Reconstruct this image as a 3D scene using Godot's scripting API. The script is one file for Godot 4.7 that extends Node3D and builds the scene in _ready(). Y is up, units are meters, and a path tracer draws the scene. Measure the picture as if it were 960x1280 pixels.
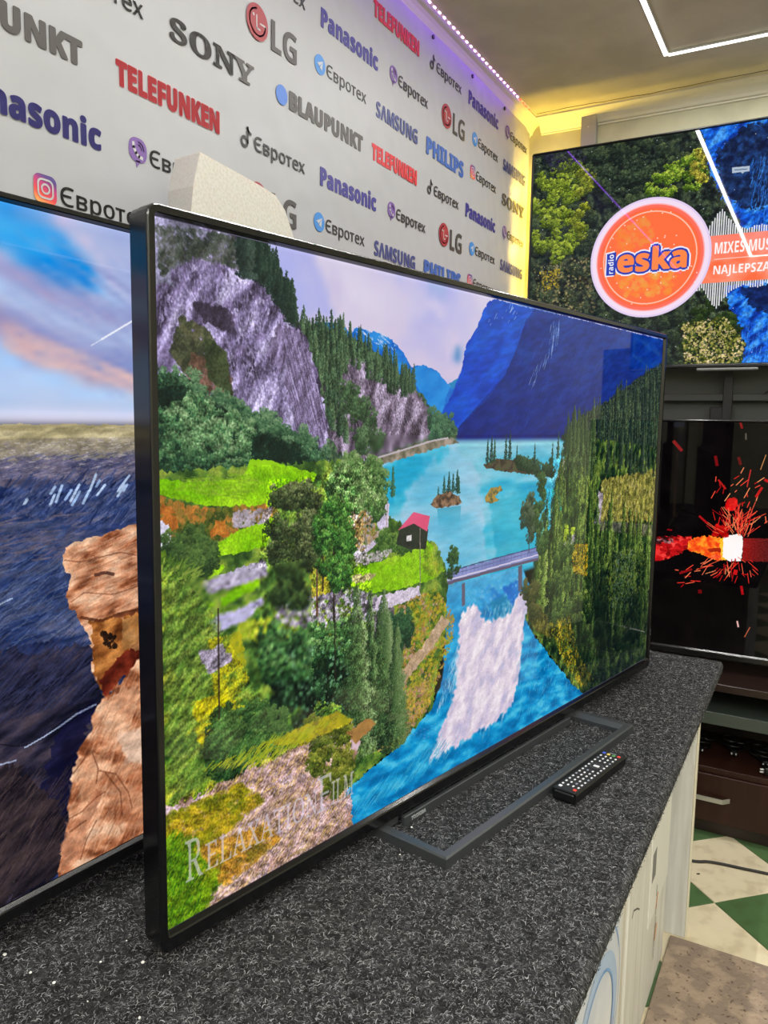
extends Node3D
# A corner of an electronics shop: televisions on a carpeted counter, a printed banner along the wall.

const FLOOR := 0.0
const DESK := 0.76
const CEIL := 2.6
const WALL_X := -1.12      # left wall
const WALL_Z := -3.14      # far wall
const EYE := 1.4           # height of the camera

var rng := RandomNumberGenerator.new()
var used := {}

func _ready():
	rng.seed = 7
	# ---------- camera, environment, lights ----------
	var cam := Camera3D.new()
	cam.name = "camera"
	cam.fov = 67.03
	cam.near = 0.02
	cam.position = Vector3(0, EYE, 0)
	cam.rotation_degrees = Vector3(-6.676, 29.411, 0.868)
	add_child(cam)
	cam.current = true
	var env := Environment.new()
	env.background_mode = Environment.BG_COLOR
	env.background_color = Color(0, 0, 0)
	env.tonemap_mode = Environment.TONE_MAPPER_LINEAR
	env.tonemap_exposure = 1.0
	env.sdfgi_enabled = true
	env.ssao_enabled = true
	env.ssil_enabled = true
	var we := WorldEnvironment.new()
	we.name = "environment"
	we.environment = env
	add_child(we)
	# strips of the ceiling frame lamp, the violet strip and the warm bulb carry their lights in their builders
	ceiling_lamp(-0.53, 1.45, -2.755, 0.12, "white LED line lamp laid as a rectangle on the ceiling before the far wall")
	ceiling_lamp(0.35, 1.95, 0.55, 2.25, "added unseen white LED line lamp rectangle behind the viewer, for fill light", 1.75)  # fill lamp added out of view to brighten the floor and cartons
	violet_strip()
	warm_bulbs()
	# ---------- setting ----------
	room()
	# ---------- objects ----------
	banner()
	counter()
	televisions()
	foam_end()
	remote_control(Vector3(-0.338, DESK, -1.47))
	cabinet()
	under_counter()
	small_things()

# ---------------------------------------------------------------- naming and nodes
func numbered(n: String) -> String:
	if not used.has(n):
		used[n] = 0
		return n
	used[n] += 1
	return "%s_%03d" % [n, used[n]]

func thing(called: String, label: String, category: String, at := Vector3.ZERO, turn := 0.0, group := "") -> Node3D:
	var o := Node3D.new()
	o.name = numbered(called)
	add_child(o)
	o.position = at
	o.rotation.y = turn
	tag(o, label, category, group)
	return o

func tag(o: Node, label: String, category: String, group := ""):
	o.set_meta("label", label)
	o.set_meta("category", category)
	if group != "":
		o.set_meta("group", group)

func part(called: String, mesh, m: Material, parent: Node = self) -> MeshInstance3D:
	var o := MeshInstance3D.new()
	o.name = numbered(called) if parent == self else called
	o.mesh = mesh.commit() if mesh is SurfaceTool else mesh
	o.material_override = m
	parent.add_child(o, true)
	return o

func structure(called: String, mesh, m: Material) -> MeshInstance3D:
	var o := part(called, mesh, m)
	o.set_meta("kind", "structure")
	return o

# ---------------------------------------------------------------- materials
func rgb(r: int, g: int, b: int) -> Color:
	return Color8(r, g, b)

func mat(c: Color, rough := 0.6, metal := 0.0, spec := 0.5) -> StandardMaterial3D:
	var m := StandardMaterial3D.new()
	m.albedo_color = c
	m.roughness = rough
	m.metallic = metal
	m.metallic_specular = spec
	return m

func glow(c: Color, energy: float) -> StandardMaterial3D:
	var m := mat(c, 0.5)
	m.emission_enabled = true
	m.emission = c
	m.emission_energy_multiplier = energy
	return m

func noise_tex(freq: float, size := 512, kind := FastNoiseLite.TYPE_SIMPLEX_SMOOTH, octaves := 4, sd := 1) -> FastNoiseLite:
	var n := FastNoiseLite.new()
	n.noise_type = kind
	n.frequency = freq
	n.fractal_octaves = octaves
	n.seed = sd
	return n

func ramp_tex(n: FastNoiseLite, size: int, cols: Array, pos: Array) -> ImageTexture:
	var im := n.get_seamless_image(size, size)
	im.convert(Image.FORMAT_L8)
	var d := im.get_data()
	var g := Gradient.new()
	g.offsets = PackedFloat32Array(pos)
	g.colors = PackedColorArray(cols)
	var lut := PackedByteArray()
	for i in 256:
		var c := g.sample(i / 255.0)
		lut.append(c.r8)
		lut.append(c.g8)
		lut.append(c.b8)
	var o := PackedByteArray()
	o.resize(size * size * 3)
	for i in size * size:
		var k := d[i] * 3
		o[i * 3] = lut[k]
		o[i * 3 + 1] = lut[k + 1]
		o[i * 3 + 2] = lut[k + 2]
	return ImageTexture.create_from_image(Image.create_from_data(size, size, false, Image.FORMAT_RGB8, o))

func tri(m: StandardMaterial3D, scale: float) -> StandardMaterial3D:
	m.uv1_triplanar = true
	m.uv1_world_triplanar = true
	m.uv1_scale = Vector3(scale, scale, scale)
	return m

func bump(m: StandardMaterial3D, n: FastNoiseLite, cm: float, size := 512) -> StandardMaterial3D:
	m.heightmap_enabled = true
	m.heightmap_scale = cm
	m.heightmap_texture = ImageTexture.create_from_image(n.get_seamless_image(size, size))
	return m

# ---------------------------------------------------------------- shapes
func st() -> SurfaceTool:
	var s := SurfaceTool.new()
	s.begin(Mesh.PRIMITIVE_TRIANGLES)
	return s

# a flat convex polygon, its front turned away from the point c
func face(s: SurfaceTool, p: Array, c: Vector3):
	var n: Vector3 = (p[1] - p[0]).cross(p[2] - p[0]).normalized()
	var mid := Vector3.ZERO
	for q in p:
		mid += q
	mid /= p.size()
	var flip := false
	if n.dot(mid - c) < 0:
		n = -n
		flip = true
	for i in range(1, p.size() - 1):
		for k in ([0, i, i + 1] if flip else [0, i + 1, i]):
			s.set_normal(n)
			s.add_vertex(p[k])

# box with chamfered edges, b wide; xf places it
func box(s: SurfaceTool, at: Vector3, size: Vector3, b := 0.0, xf := Transform3D.IDENTITY):
	var h := size / 2.0
	b = minf(b, minf(h.x, minf(h.y, h.z)) * 0.9)
	var c := xf * at
	var v := {}
	for sx in [-1, 1]:
		for sy in [-1, 1]:
			for sz in [-1, 1]:
				for a in 3:
					var q := Vector3(sx * (h.x - (0.0 if a == 0 else b)), sy * (h.y - (0.0 if a == 1 else b)), sz * (h.z - (0.0 if a == 2 else b)))
					v[[sx, sy, sz, a]] = xf * (at + q)
	for a in 3:
		for sg in [-1, 1]:
			var p := []
			for e in [[-1, -1], [1, -1], [1, 1], [-1, 1]]:
				p.append(v[corner(a, sg, e[0], e[1]) + [a]])
			face(s, p, c)
	if b <= 0.0:
		return
	for a in 3:
		var o := (a + 1) % 3
		var r := (a + 2) % 3
		for e in [[-1, -1], [1, -1], [1, 1], [-1, 1]]:
			var k0 := [0, 0, 0]
			k0[a] = -1
			k0[o] = e[0]
			k0[r] = e[1]
			var k1 := k0.duplicate()
			k1[a] = 1
			face(s, [v[k0 + [o]], v[k1 + [o]], v[k1 + [r]], v[k0 + [r]]], c)
	for sx in [-1, 1]:
		for sy in [-1, 1]:
			for sz in [-1, 1]:
				face(s, [v[[sx, sy, sz, 0]], v[[sx, sy, sz, 1]], v[[sx, sy, sz, 2]]], c)

func corner(a: int, sg: int, e0: int, e1: int) -> Array:
	var k := [0, 0, 0]
	k[a] = sg
	k[(a + 1) % 3] = e0
	k[(a + 2) % 3] = e1
	return k

func box_mesh(at: Vector3, size: Vector3, b := 0.0, xf := Transform3D.IDENTITY) -> SurfaceTool:
	var s := st()
	box(s, at, size, b, xf)
	return s

# an outline in x, y pushed along z from z0 to z1, with a chamfer at the front
func extrude(s: SurfaceTool, pts: PackedVector2Array, z0: float, z1: float, xf := Transform3D.IDENTITY):
	var t := Geometry2D.triangulate_polygon(pts)
	var up := (xf.basis * Vector3(0, 0, 1)).normalized()
	for k in 2:
		var z := z1 if k == 0 else z0
		for i in range(0, t.size(), 3):
			var a := xf * Vector3(pts[t[i]].x, pts[t[i]].y, z)
			var b := xf * Vector3(pts[t[i + 1]].x, pts[t[i + 1]].y, z)
			var c := xf * Vector3(pts[t[i + 2]].x, pts[t[i + 2]].y, z)
			var n := up if k == 0 else -up
			face(s, [a, b, c], (a + b + c) / 3.0 - n)
	var sgn := 1.0 if not Geometry2D.is_polygon_clockwise(pts) else -1.0
	for i in pts.size():
		var p := pts[i]
		var q := pts[(i + 1) % pts.size()]
		var e := q - p
		var out := Vector3(e.y, -e.x, 0) * sgn
		var m := Vector3((p.x + q.x) / 2, (p.y + q.y) / 2, (z0 + z1) / 2)
		face(s, [xf * Vector3(p.x, p.y, z0), xf * Vector3(q.x, q.y, z0), xf * Vector3(q.x, q.y, z1), xf * Vector3(p.x, p.y, z1)], xf * (m - out.normalized() * 0.01))

func disc(n: int, rx: float, ry: float, at := Vector2.ZERO) -> PackedVector2Array:
	var p := PackedVector2Array()
	for i in n:
		var a := TAU * i / n
		p.append(at + Vector2(cos(a) * rx, sin(a) * ry))
	return p

func round_rect(w: float, h: float, r: float, n := 4, at := Vector2.ZERO) -> PackedVector2Array:
	var p := PackedVector2Array()
	for c in 4:
		var q := Vector2((w / 2 - r) * (1 if c in [0, 3] else -1), (h / 2 - r) * (1 if c < 2 else -1))
		for i in n + 1:
			var a := PI / 2 * (c + float(i) / n)
			p.append(at + q + Vector2(cos(a), sin(a)) * r)
	return p

func tube(s: SurfaceTool, path: Array, r: float, sides := 8, caps := true):
	var rings := []
	var norms := []
	var up := Vector3.UP
	for i in path.size():
		var d: Vector3 = (path[mini(i + 1, path.size() - 1)] - path[maxi(i - 1, 0)]).normalized()
		if absf(d.dot(up)) > 0.95:
			up = Vector3.RIGHT
		var a := d.cross(up).normalized()
		var b := d.cross(a).normalized()
		up = -b if b.dot(up) < 0 else b
		var ring := []
		var nr := []
		for k in sides:
			var t := TAU * k / sides
			var n := a * cos(t) + b * sin(t)
			nr.append(n)
			ring.append(path[i] + n * r)
		rings.append(ring)
		norms.append(nr)
	for i in path.size() - 1:
		for k in sides:
			var l := (k + 1) % sides
			var q := [[i, k], [i, l], [i + 1, l], [i + 1, k]]
			var g: Vector3 = (rings[i][l] - rings[i][k]).cross(rings[i + 1][k] - rings[i][k])
			var order := [0, 1, 2, 0, 2, 3] if g.dot(norms[i][k]) < 0 else [0, 2, 1, 0, 3, 2]
			for o in order:
				s.set_normal(norms[q[o][0]][q[o][1]])
				s.add_vertex(rings[q[o][0]][q[o][1]])
	if caps:
		face(s, rings[0], path[1])
		face(s, rings[-1], path[-2])

func curve(pts: Array, n := 8) -> Array:
	var o := []
	for i in pts.size() - 1:
		var a: Vector3 = pts[maxi(i - 1, 0)]
		var b: Vector3 = pts[i]
		var c: Vector3 = pts[i + 1]
		var d: Vector3 = pts[mini(i + 2, pts.size() - 1)]
		for k in n:
			o.append(b.cubic_interpolate(c, a, d, float(k) / n))
	o.append(pts[-1])
	return o

# a profile of (outward, z) points swept round a rounded rectangle
func sweep_frame(s: SurfaceTool, w: float, h: float, r: float, prof: Array, drop := 0.0):
	var loops := []
	for p in prof:
		var o: float = p[0]
		var l := round_rect(w + 2 * o, h + 2 * o, maxf(r + o, 0.0006), 4)
		var k := []
		for q in l:
			k.append(Vector3(q.x, q.y - (drop * p[2] if q.y < 0 else 0.0), p[1]))
		loops.append(k)
	for i in prof.size() - 1:
		var n: int = loops[i].size()
		var e := Vector2(prof[i + 1][0] - prof[i][0], prof[i + 1][1] - prof[i][1])
		for k in n:
			var l := (k + 1) % n
			var a: Vector3 = loops[i][k]
			var b: Vector3 = loops[i][l]
			var c: Vector3 = loops[i + 1][l]
			var d: Vector3 = loops[i + 1][k]
			var t := (b - a).normalized()
			var outw := Vector3(t.y, -t.x, 0)
			var nn := (outw * -e.y + Vector3(0, 0, e.x))
			face(s, [a, b, c, d], (a + b + c + d) / 4.0 - nn)

# ---------------------------------------------------------------- lettering
func letters(text: String, bold := true, serif := false, fat := 0.0, spacing := 0.0) -> TextMesh:
	var f := SystemFont.new()
	f.font_names = PackedStringArray(["Droid Serif" if serif else "Droid Sans"])
	f.font_weight = 700 if bold else 400
	var v := FontVariation.new()
	v.base_font = f
	v.spacing_glyph = int(spacing)
	var t := TextMesh.new()
	t.font = v
	t.font_size = 64
	t.pixel_size = 0.01
	t.depth = 0.02
	t.curve_step = 2.0
	t.text = text
	t.horizontal_alignment = HORIZONTAL_ALIGNMENT_LEFT
	t.vertical_alignment = VERTICAL_ALIGNMENT_BOTTOM
	return t

# heavier strokes: the same outlines laid a little to each side
func thick_letters(t: TextMesh, fat: float) -> Mesh:
	if fat <= 0.0:
		return t
	var s := SurfaceTool.new()
	s.begin(Mesh.PRIMITIVE_TRIANGLES)
	for a in 8:
		s.append_from(t, 0, Transform3D(Basis.IDENTITY, Vector3(cos(a * PI / 4), sin(a * PI / 4), 0) * fat * 0.02))
	s.append_from(t, 0, Transform3D.IDENTITY)
	return s.commit()

var text_cache := {}
# lettering w wide, capitals h high, its lower left corner at (x, y) in the parent's plane, facing z
func put_text(parent: Node, called: String, text: String, x: float, y: float, w: float, h: float, m: Material, z := 0.0, bold := true, serif := false, fat := 0.0, depth := 0.0006) -> MeshInstance3D:
	var key := [text, bold, serif, fat]
	if not text_cache.has(key):
		var cap := letters(text.substr(0, 1), bold, serif, fat)
		var cb0 := cap.get_aabb()
		var tm := thick_letters(letters(text, bold, serif, fat), fat)
		text_cache[key] = [tm, tm.get_aabb(), AABB(cb0.position - Vector3(fat, fat, 0) * 0.02, cb0.size + Vector3(fat, fat, 0) * 0.04)]
	var e = text_cache[key]
	var o := MeshInstance3D.new()
	o.name = called
	o.mesh = e[0]
	o.material_override = m
	var bb: AABB = e[1]
	var cb: AABB = e[2]
	var sx := w / bb.size.x
	var sy := h / cb.size.y
	o.scale = Vector3(sx, sy, depth / bb.size.z)
	o.position = Vector3(x - bb.position.x * sx, y - cb.position.y * sy, z + depth / 2)
	parent.add_child(o, true)
	return o

# ---------------------------------------------------------------- lights
func area(parent: Node, called: String, at: Vector3, w: float, d: float, c: Color, energy: float):
	var l := AreaLight3D.new()
	l.name = called
	l.area_size = Vector2(w, d)
	l.area_normalize_energy = true
	l.light_color = c
	l.light_energy = energy
	l.shadow_enabled = true
	l.area_range = 12.0
	l.area_attenuation = 2.0
	l.position = at
	l.rotation.x = -PI / 2      # shines down
	parent.add_child(l, true)

func ceiling_lamp(x0: float, x1: float, z0: float, z1: float, label: String, power := 1.0):
	var t := thing("ceiling_lamp", label, "lamp", Vector3(0, CEIL, 0), 0.0, "LED line lamps on the ceiling")
	var c := Color(1.0, 0.992, 0.975)
	var white := glow(c, 3.2)
	var alu := mat(rgb(205, 205, 205), 0.4, 0.3)
	var w := 0.014
	for a in [[x0, (z0 + z1) / 2, w, z1 - z0], [x1, (z0 + z1) / 2, w, z1 - z0], [(x0 + x1) / 2, z0, x1 - x0 - w, w], [(x0 + x1) / 2, z1, x1 - x0 - w, w]]:
		var b := part("profile", box_mesh(Vector3(a[0], -0.004, a[1]), Vector3(a[2] + 0.004, 0.008, a[3]), 0.001), alu, t)
		part("diffuser", box_mesh(Vector3(a[0], -0.0095, a[1]), Vector3(a[2], 0.003, a[3]), 0.001), white, b)
		area(t, "ceiling_lamp_light", Vector3(a[0], -0.013, a[1]), a[2], a[3], c, LAMP_ENERGY * power * maxf(a[2], a[3]))

const LAMP_ENERGY := 0.8

func violet_strip():
	var t := thing("led_strip", "violet LED strip along the top of the banner wall", "LED strip", Vector3(-1.071, CEIL, 0))
	var z0 := -2.99
	var z1 := 0.6
	part("tape", box_mesh(Vector3(0, -0.001, (z0 + z1) / 2), Vector3(0.01, 0.002, z1 - z0), 0.0004), mat(rgb(235, 230, 240), 0.5), t)
	var pink := glow(Color(1.0, 0.72, 1.0), 6.0)
	var red := glow(Color(1.0, 0.28, 0.16), 4.0)
	var led := box_mesh(Vector3.ZERO, Vector3(0.008, 0.003, 0.012), 0.001).commit()
	var z := z0 + 0.005
	var i := 0
	while z < z1 and i < 205:
		var o := part("diode", led, red if i < 4 else pink, t)
		o.position = Vector3(0, -0.0035, z)
		z += 0.0333
		i += 1
	area(t, "led_strip_light", Vector3(0, -0.006, (z0 + z1) / 2 + 0.05), 0.012, z1 - z0 - 0.1, Color(0.52, 0.16, 1.0), VIOLET_ENERGY)

const VIOLET_ENERGY := 0.3

func warm_bulbs():
	# three bare bulbs on the far wall, hidden by the wall television; their light grazes the corner
	var names := ["topmost", "middle", "lowest"]
	for i in 3:
		var at := Vector3(-1.005, [2.335, 2.11, 1.88][i], -3.112)
		var t := thing("warm_bulb", "small warm yellow bulb behind the left end of the wall television, %s of three" % names[i], "bulb", at, 0.0, "warm bulbs behind the wall television")
		var s := SphereMesh.new()
		s.radius = 0.016
		s.height = 0.032
		s.radial_segments = 16
		s.rings = 8
		part("bulb_glass", s, glow(Color(1.0, 0.78, 0.3), 6.0), t)
		var c := st()
		tube(c, [Vector3(0, 0, -0.012), Vector3(0, 0, -0.026)], 0.012, 12)
		part("bulb_socket", c, mat(rgb(230, 225, 215), 0.5), t)
		var l := OmniLight3D.new()
		l.name = "warm_bulb_light"
		l.light_color = Color(1.0, 0.84, 0.36)
		l.light_energy = BULB_ENERGY * [0.85, 0.75, 0.75][i]
		l.light_size = 0.014
		l.omni_range = 8.0
		l.omni_attenuation = 2.0
		l.shadow_enabled = true
		t.add_child(l, true)

const BULB_ENERGY := 0.105

# ---------------------------------------------------------------- the room
func room():
	var x1 := 2.3
	var z1 := 2.6
	var cx := (WALL_X + x1) / 2
	var cz := (WALL_Z + z1) / 2
	var w := x1 - WALL_X
	var d := z1 - WALL_Z
	var plaster := mat(rgb(200, 198, 172), 0.9)
	plaster.albedo_texture = ramp_tex(noise_tex(0.012, 512, FastNoiseLite.TYPE_SIMPLEX_SMOOTH, 5, 3), 512, [rgb(240, 240, 240), rgb(255, 255, 255)], [0.3, 0.7])
	tri(bump(plaster, noise_tex(0.05, 512, FastNoiseLite.TYPE_SIMPLEX_SMOOTH, 4, 5), 0.12), 0.8)
	var ceilm := mat(rgb(196, 190, 168), 0.92)
	ceilm.albedo_texture = plaster.albedo_texture
	tri(bump(ceilm, noise_tex(0.04, 512, FastNoiseLite.TYPE_SIMPLEX_SMOOTH, 4, 9), 0.1), 0.6)
	structure("ceiling", box_mesh(Vector3(cx, CEIL + 0.05, cz), Vector3(w + 0.4, 0.1, d + 0.4)), ceilm)
	structure("wall_left", box_mesh(Vector3(WALL_X - 0.1, CEIL / 2, cz), Vector3(0.2, CEIL, d + 0.4)), plaster)
	structure("wall_back", box_mesh(Vector3(cx, CEIL / 2, WALL_Z - 0.1), Vector3(w, CEIL, 0.2)), plaster)
	structure("wall_right", box_mesh(Vector3(x1 + 0.1, CEIL / 2, cz), Vector3(0.2, CEIL, d + 0.4)), plaster)
	structure("wall_front", box_mesh(Vector3(cx, CEIL / 2, z1 + 0.1), Vector3(w, CEIL, 0.2)), plaster)
	# cornices
	var white := mat(rgb(226, 222, 206), 0.7)
	var prof := PackedVector2Array([Vector2(0, 0), Vector2(0.048, 0), Vector2(0.048, -0.006), Vector2(0.040, -0.010), Vector2(0.030, -0.014), Vector2(0.022, -0.022), Vector2(0.014, -0.034), Vector2(0.010, -0.044), Vector2(0.004, -0.046), Vector2(0.004, -0.052), Vector2(0, -0.052)])
	var s := st()
	extrude(s, prof, 0, z1 - WALL_Z, Transform3D(Basis.IDENTITY, Vector3(WALL_X, CEIL, WALL_Z)))
	structure("trim_1", s, white)
	s = st()
	var p2 := PackedVector2Array()
	for q in prof:
		p2.append(Vector2(q.x * 1.5, q.y * 0.95))
	# mirrored: outline runs from the far wall towards the room
	extrude(s, p2, 0, x1 - WALL_X - 0.05, Transform3D(Basis(Vector3(0, 0, 1), Vector3(0, 1, 0), Vector3(1, 0, 0)), Vector3(WALL_X + 0.05, CEIL, WALL_Z)))
	structure("trim_2", s, white)
	# a crack where the ceiling plaster meets the far cornice
	var crack := []
	var r := RandomNumberGenerator.new()
	r.seed = 5
	for i in 60:
		crack.append(Vector3(WALL_X + 0.06 + i * 0.036, CEIL - 0.0002, WALL_Z + 0.092 + r.randf_range(-0.003, 0.003) + 0.004 * sin(i * 0.4)))
	s = st()
	tube(s, crack, 0.0013, 4)
	var ck := part("crack", s, mat(rgb(70, 62, 48), 0.95))
	ck.set_meta("kind", "structure")
	ck.name = "trim_3"
	# floor: a bed of grout and tiles laid on the diagonal
	var fl := structure("floor", box_mesh(Vector3(cx, -0.055, cz), Vector3(w + 0.4, 0.1, d + 0.4)), mat(rgb(120, 112, 92), 0.9))
	var a := 0.3095
	var g := 0.0022
	var tile := box_mesh(Vector3(0, -0.004, 0), Vector3(a - g, 0.008, a - g), 0.0012).commit()
	var kinds := []
	for k in 6:
		var base: Color = [rgb(240, 227, 194), rgb(84, 116, 72)][k % 2]
		var m := mat(base.lightened(0.0) * (0.96 + 0.025 * (k / 2)), 0.34)
		m.albedo_color.a = 1.0
		m.albedo_texture = ramp_tex(noise_tex(0.02, 256, FastNoiseLite.TYPE_SIMPLEX_SMOOTH, 5, 20 + k), 256, [rgb(232, 229, 224), rgb(250, 250, 250), rgb(255, 255, 255)], [0.15, 0.45, 0.9])
		tri(m, 2.3)
		m.uv1_offset = Vector3(k * 0.37, 0, k * 0.21)
		kinds.append(m)
	var t1 := Vector2(-0.184, -2.355)
	var n := 0
	for i in range(-14, 22):
		for j in range(-14, 22):
			# tile (0, 0) is the cream one beyond the meeting point t1
			var c := t1 + (Vector2(1, -1) * (i + 0.5) + Vector2(-1, -1) * (j + 0.5)) * a / sqrt(2.0)
			if c.x < -0.75 or c.x > 1.7 or c.y < -3.2 or c.y > 1.6:
				continue
			var o := part("tile", tile, kinds[posmod(i + j, 2) + 2 * (absi(i * 7 + j * 3) % 3)], fl)
			o.position = Vector3(c.x, 0, c.y)
			o.rotation.y = PI / 4
			n += 1

# ---------------------------------------------------------------- the printed banner
func banner():
	var white := mat(rgb(168, 169, 173), 0.45, 0.0, 0.4)
	tri(bump(white, noise_tex(0.02, 512, FastNoiseLite.TYPE_SIMPLEX_SMOOTH, 2, 31), 0.25), 0.7)
	# plane of the banner: x along the wall away from the camera (world -z), y up, z into the room
	var t := thing("logo_banner", "white vinyl banner printed with rows of brand logos along the wall", "banner", Vector3(-1.105, EYE, 0), PI / 2)
	part("sheet", banner_sheet(), white, t)
	var red := mat(rgb(196, 36, 48), 0.5)
	var navy := mat(rgb(52, 46, 128), 0.5)
	var grey := mat(rgb(66, 62, 60), 0.5)
	var blue := mat(rgb(58, 66, 122), 0.5)
	var sky := mat(rgb(52, 92, 168), 0.5)
	var ink := mat(rgb(42, 40, 40), 0.5)
	var kit := {"red": red, "navy": navy, "grey": grey, "blue": blue, "sky": sky, "ink": ink, "maroon": mat(rgb(150, 44, 52), 0.5), "tg": mat(rgb(56, 128, 200), 0.5),
		"viber": mat(rgb(112, 80, 150), 0.5), "paper": mat(rgb(182, 182, 184), 0.5), "dot": mat(rgb(62, 112, 196), 0.5)}
	var gr := Gradient.new()
	gr.offsets = PackedFloat32Array([0.0, 0.4, 0.75, 1.0])
	gr.colors = PackedColorArray([rgb(250, 200, 90), rgb(225, 70, 70), rgb(180, 50, 120), rgb(80, 60, 130)])
	var gt := GradientTexture2D.new()
	gt.gradient = gr
	gt.fill_from = Vector2(0, 1)
	gt.fill_to = Vector2(0.4, 0)
	var im := mat(Color.WHITE, 0.5)
	im.albedo_texture = gt
	kit["insta"] = im
	for k in range(0, 4):
		var y := -0.361 * k
		logo(t, "tele", 1.864, 1.058 + y, kit)
		logo(t, "tik", 2.205, 1.061 + y, kit)
		logo(t, "pana", 2.490, 1.055 + y, kit)
		logo(t, "vib", 2.845, 1.062 + y, kit)
		if k > 0:
			logo(t, "ins", 0.835, 0.703 + 0.361 + y, kit)
			logo(t, "sony", 1.125, 0.698 + 0.361 + y, kit)
			logo(t, "blau", 1.455, 0.699 + 0.361 + y, kit)
		logo(t, "tik", 1.330, 0.935 + y, kit)
		logo(t, "pana", 1.620, 0.928 + y, kit)
		logo(t, "vib", 1.965, 0.935 + y, kit)
		logo(t, "lg", 2.312, 0.926 + y, kit)
		logo(t, "tg", 2.540, 0.944 + y, kit)
		logo(t, "sams", 2.822, 0.936 + y, kit)
		if k > 0:
			logo(t, "blau", 0.565, 0.571 + 0.361 + y, kit)
			logo(t, "tele", 0.996, 0.571 + 0.361 + y, kit)
		logo(t, "lg", 1.370, 0.803 + y, kit)
		logo(t, "tg", 1.605, 0.825 + y, kit)
		logo(t, "sams", 1.884, 0.813 + y, kit)
		logo(t, "phil", 2.188, 0.808 + y, kit)
		logo(t, "ins", 2.530, 0.833 + y, kit)
		logo(t, "sony", 2.818, 0.812 + y, kit)
		if k > 0:
			logo(t, "pana", 0.690, 0.449 + 0.361 + y, kit)
			logo(t, "vib", 1.030, 0.457 + 0.361 + y, kit)
	# eyelet screws along the upper edge
	for z in [1.60, 1.91, 2.215, 2.515, 2.815]:
		var s := st()
		tube(s, [Vector3(z, 1.149, 0), Vector3(z, 1.149, 0.004)], 0.0065, 10)
		part("screw", s, mat(rgb(60, 56, 66), 0.4, 0.6), t)

func banner_sheet() -> SurfaceTool:
	# a hanging sheet: gently rippled, bowed forward a little towards its far end
	var s := st()
	var nx := 150
	var ny := 24
	var x0 := -0.7
	var x1 := 3.115
	var y0 := -0.64
	var y1 := 1.166
	for i in nx:
		for j in ny:
			var q := []
			for e in [[0, 0], [1, 0], [1, 1], [0, 1]]:
				var x: float = lerp(x0, x1, float(i + e[0]) / nx)
				var y: float = lerp(y0, y1, float(j + e[1]) / ny)
				q.append([x, y])
			for k in [0, 3, 2, 0, 2, 1]:
				var x: float = q[k][0]
				var y: float = q[k][1]
				var d := 0.002
				var n := Vector3(-(ripple(x + d, y) - ripple(x - d, y)) / (2 * d), -(ripple(x, y + d) - ripple(x, y - d)) / (2 * d), 1).normalized()
				s.set_normal(n)
				s.add_vertex(Vector3(x, y, ripple(x, y)))
	return s

func ripple(x: float, y: float) -> float:
	# the sheet stays behind the printed lettering's plane at z = 0
	return -0.0016 + 0.0007 * sin(x * 7.3 + y * 1.7) + 0.0005 * sin(x * 3.1 - y * 5.0) - 0.004 * smoothstep(3.05, 3.115, x)

func flat(parent: Node, called: String, pts: PackedVector2Array, m: Material, z: float):
	var s := st()
	extrude(s, pts, z, z + 0.0005)
	return part(called, s, m, parent)

func flat_uv(parent: Node, called: String, pts: PackedVector2Array, m: Material, z: float, c: Vector2, r: float):
	var s := st()
	var t := Geometry2D.triangulate_polygon(pts)
	for i in range(0, t.size(), 3):
		var tri_ := [pts[t[i]], pts[t[i + 1]], pts[t[i + 2]]]
		if (tri_[1] - tri_[0]).cross(tri_[2] - tri_[0]) > 0:
			tri_.reverse()
		for p in tri_:
			s.set_normal(Vector3(0, 0, 1))
			s.set_uv(Vector2((p.x - c.x) / r * 0.5 + 0.5, 0.5 - (p.y - c.y) / r * 0.5))
			s.add_vertex(Vector3(p.x, p.y, z))
	return part(called, s, m, parent)

func shifted(p: PackedVector2Array, by: Vector2, k := 1.0) -> PackedVector2Array:
	var o := PackedVector2Array()
	for q in p:
		o.append(q * k + by)
	return o

func ring_quads(s: SurfaceTool, a: PackedVector2Array, b: PackedVector2Array, z: float):
	for i in a.size():
		var j := (i + 1) % a.size()
		var p := [Vector3(a[i].x, a[i].y, z), Vector3(a[j].x, a[j].y, z), Vector3(b[j].x, b[j].y, z), Vector3(b[i].x, b[i].y, z)]
		face(s, p, (p[0] + p[2]) / 2 - Vector3(0, 0, 1))

func stroke(s: SurfaceTool, pts: Array, w: float, z: float):
	for i in pts.size() - 1:
		var a: Vector2 = pts[i]
		var b: Vector2 = pts[i + 1]
		var n := (b - a).orthogonal().normalized() * w / 2
		var e := (b - a).normalized() * w * 0.35
		a -= e
		b += e
		var p := [Vector3(a.x + n.x, a.y + n.y, z), Vector3(b.x + n.x, b.y + n.y, z), Vector3(b.x - n.x, b.y - n.y, z), Vector3(a.x - n.x, a.y - n.y, z)]
		face(s, p, (p[0] + p[2]) / 2 - Vector3(0, 0, 1))

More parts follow.
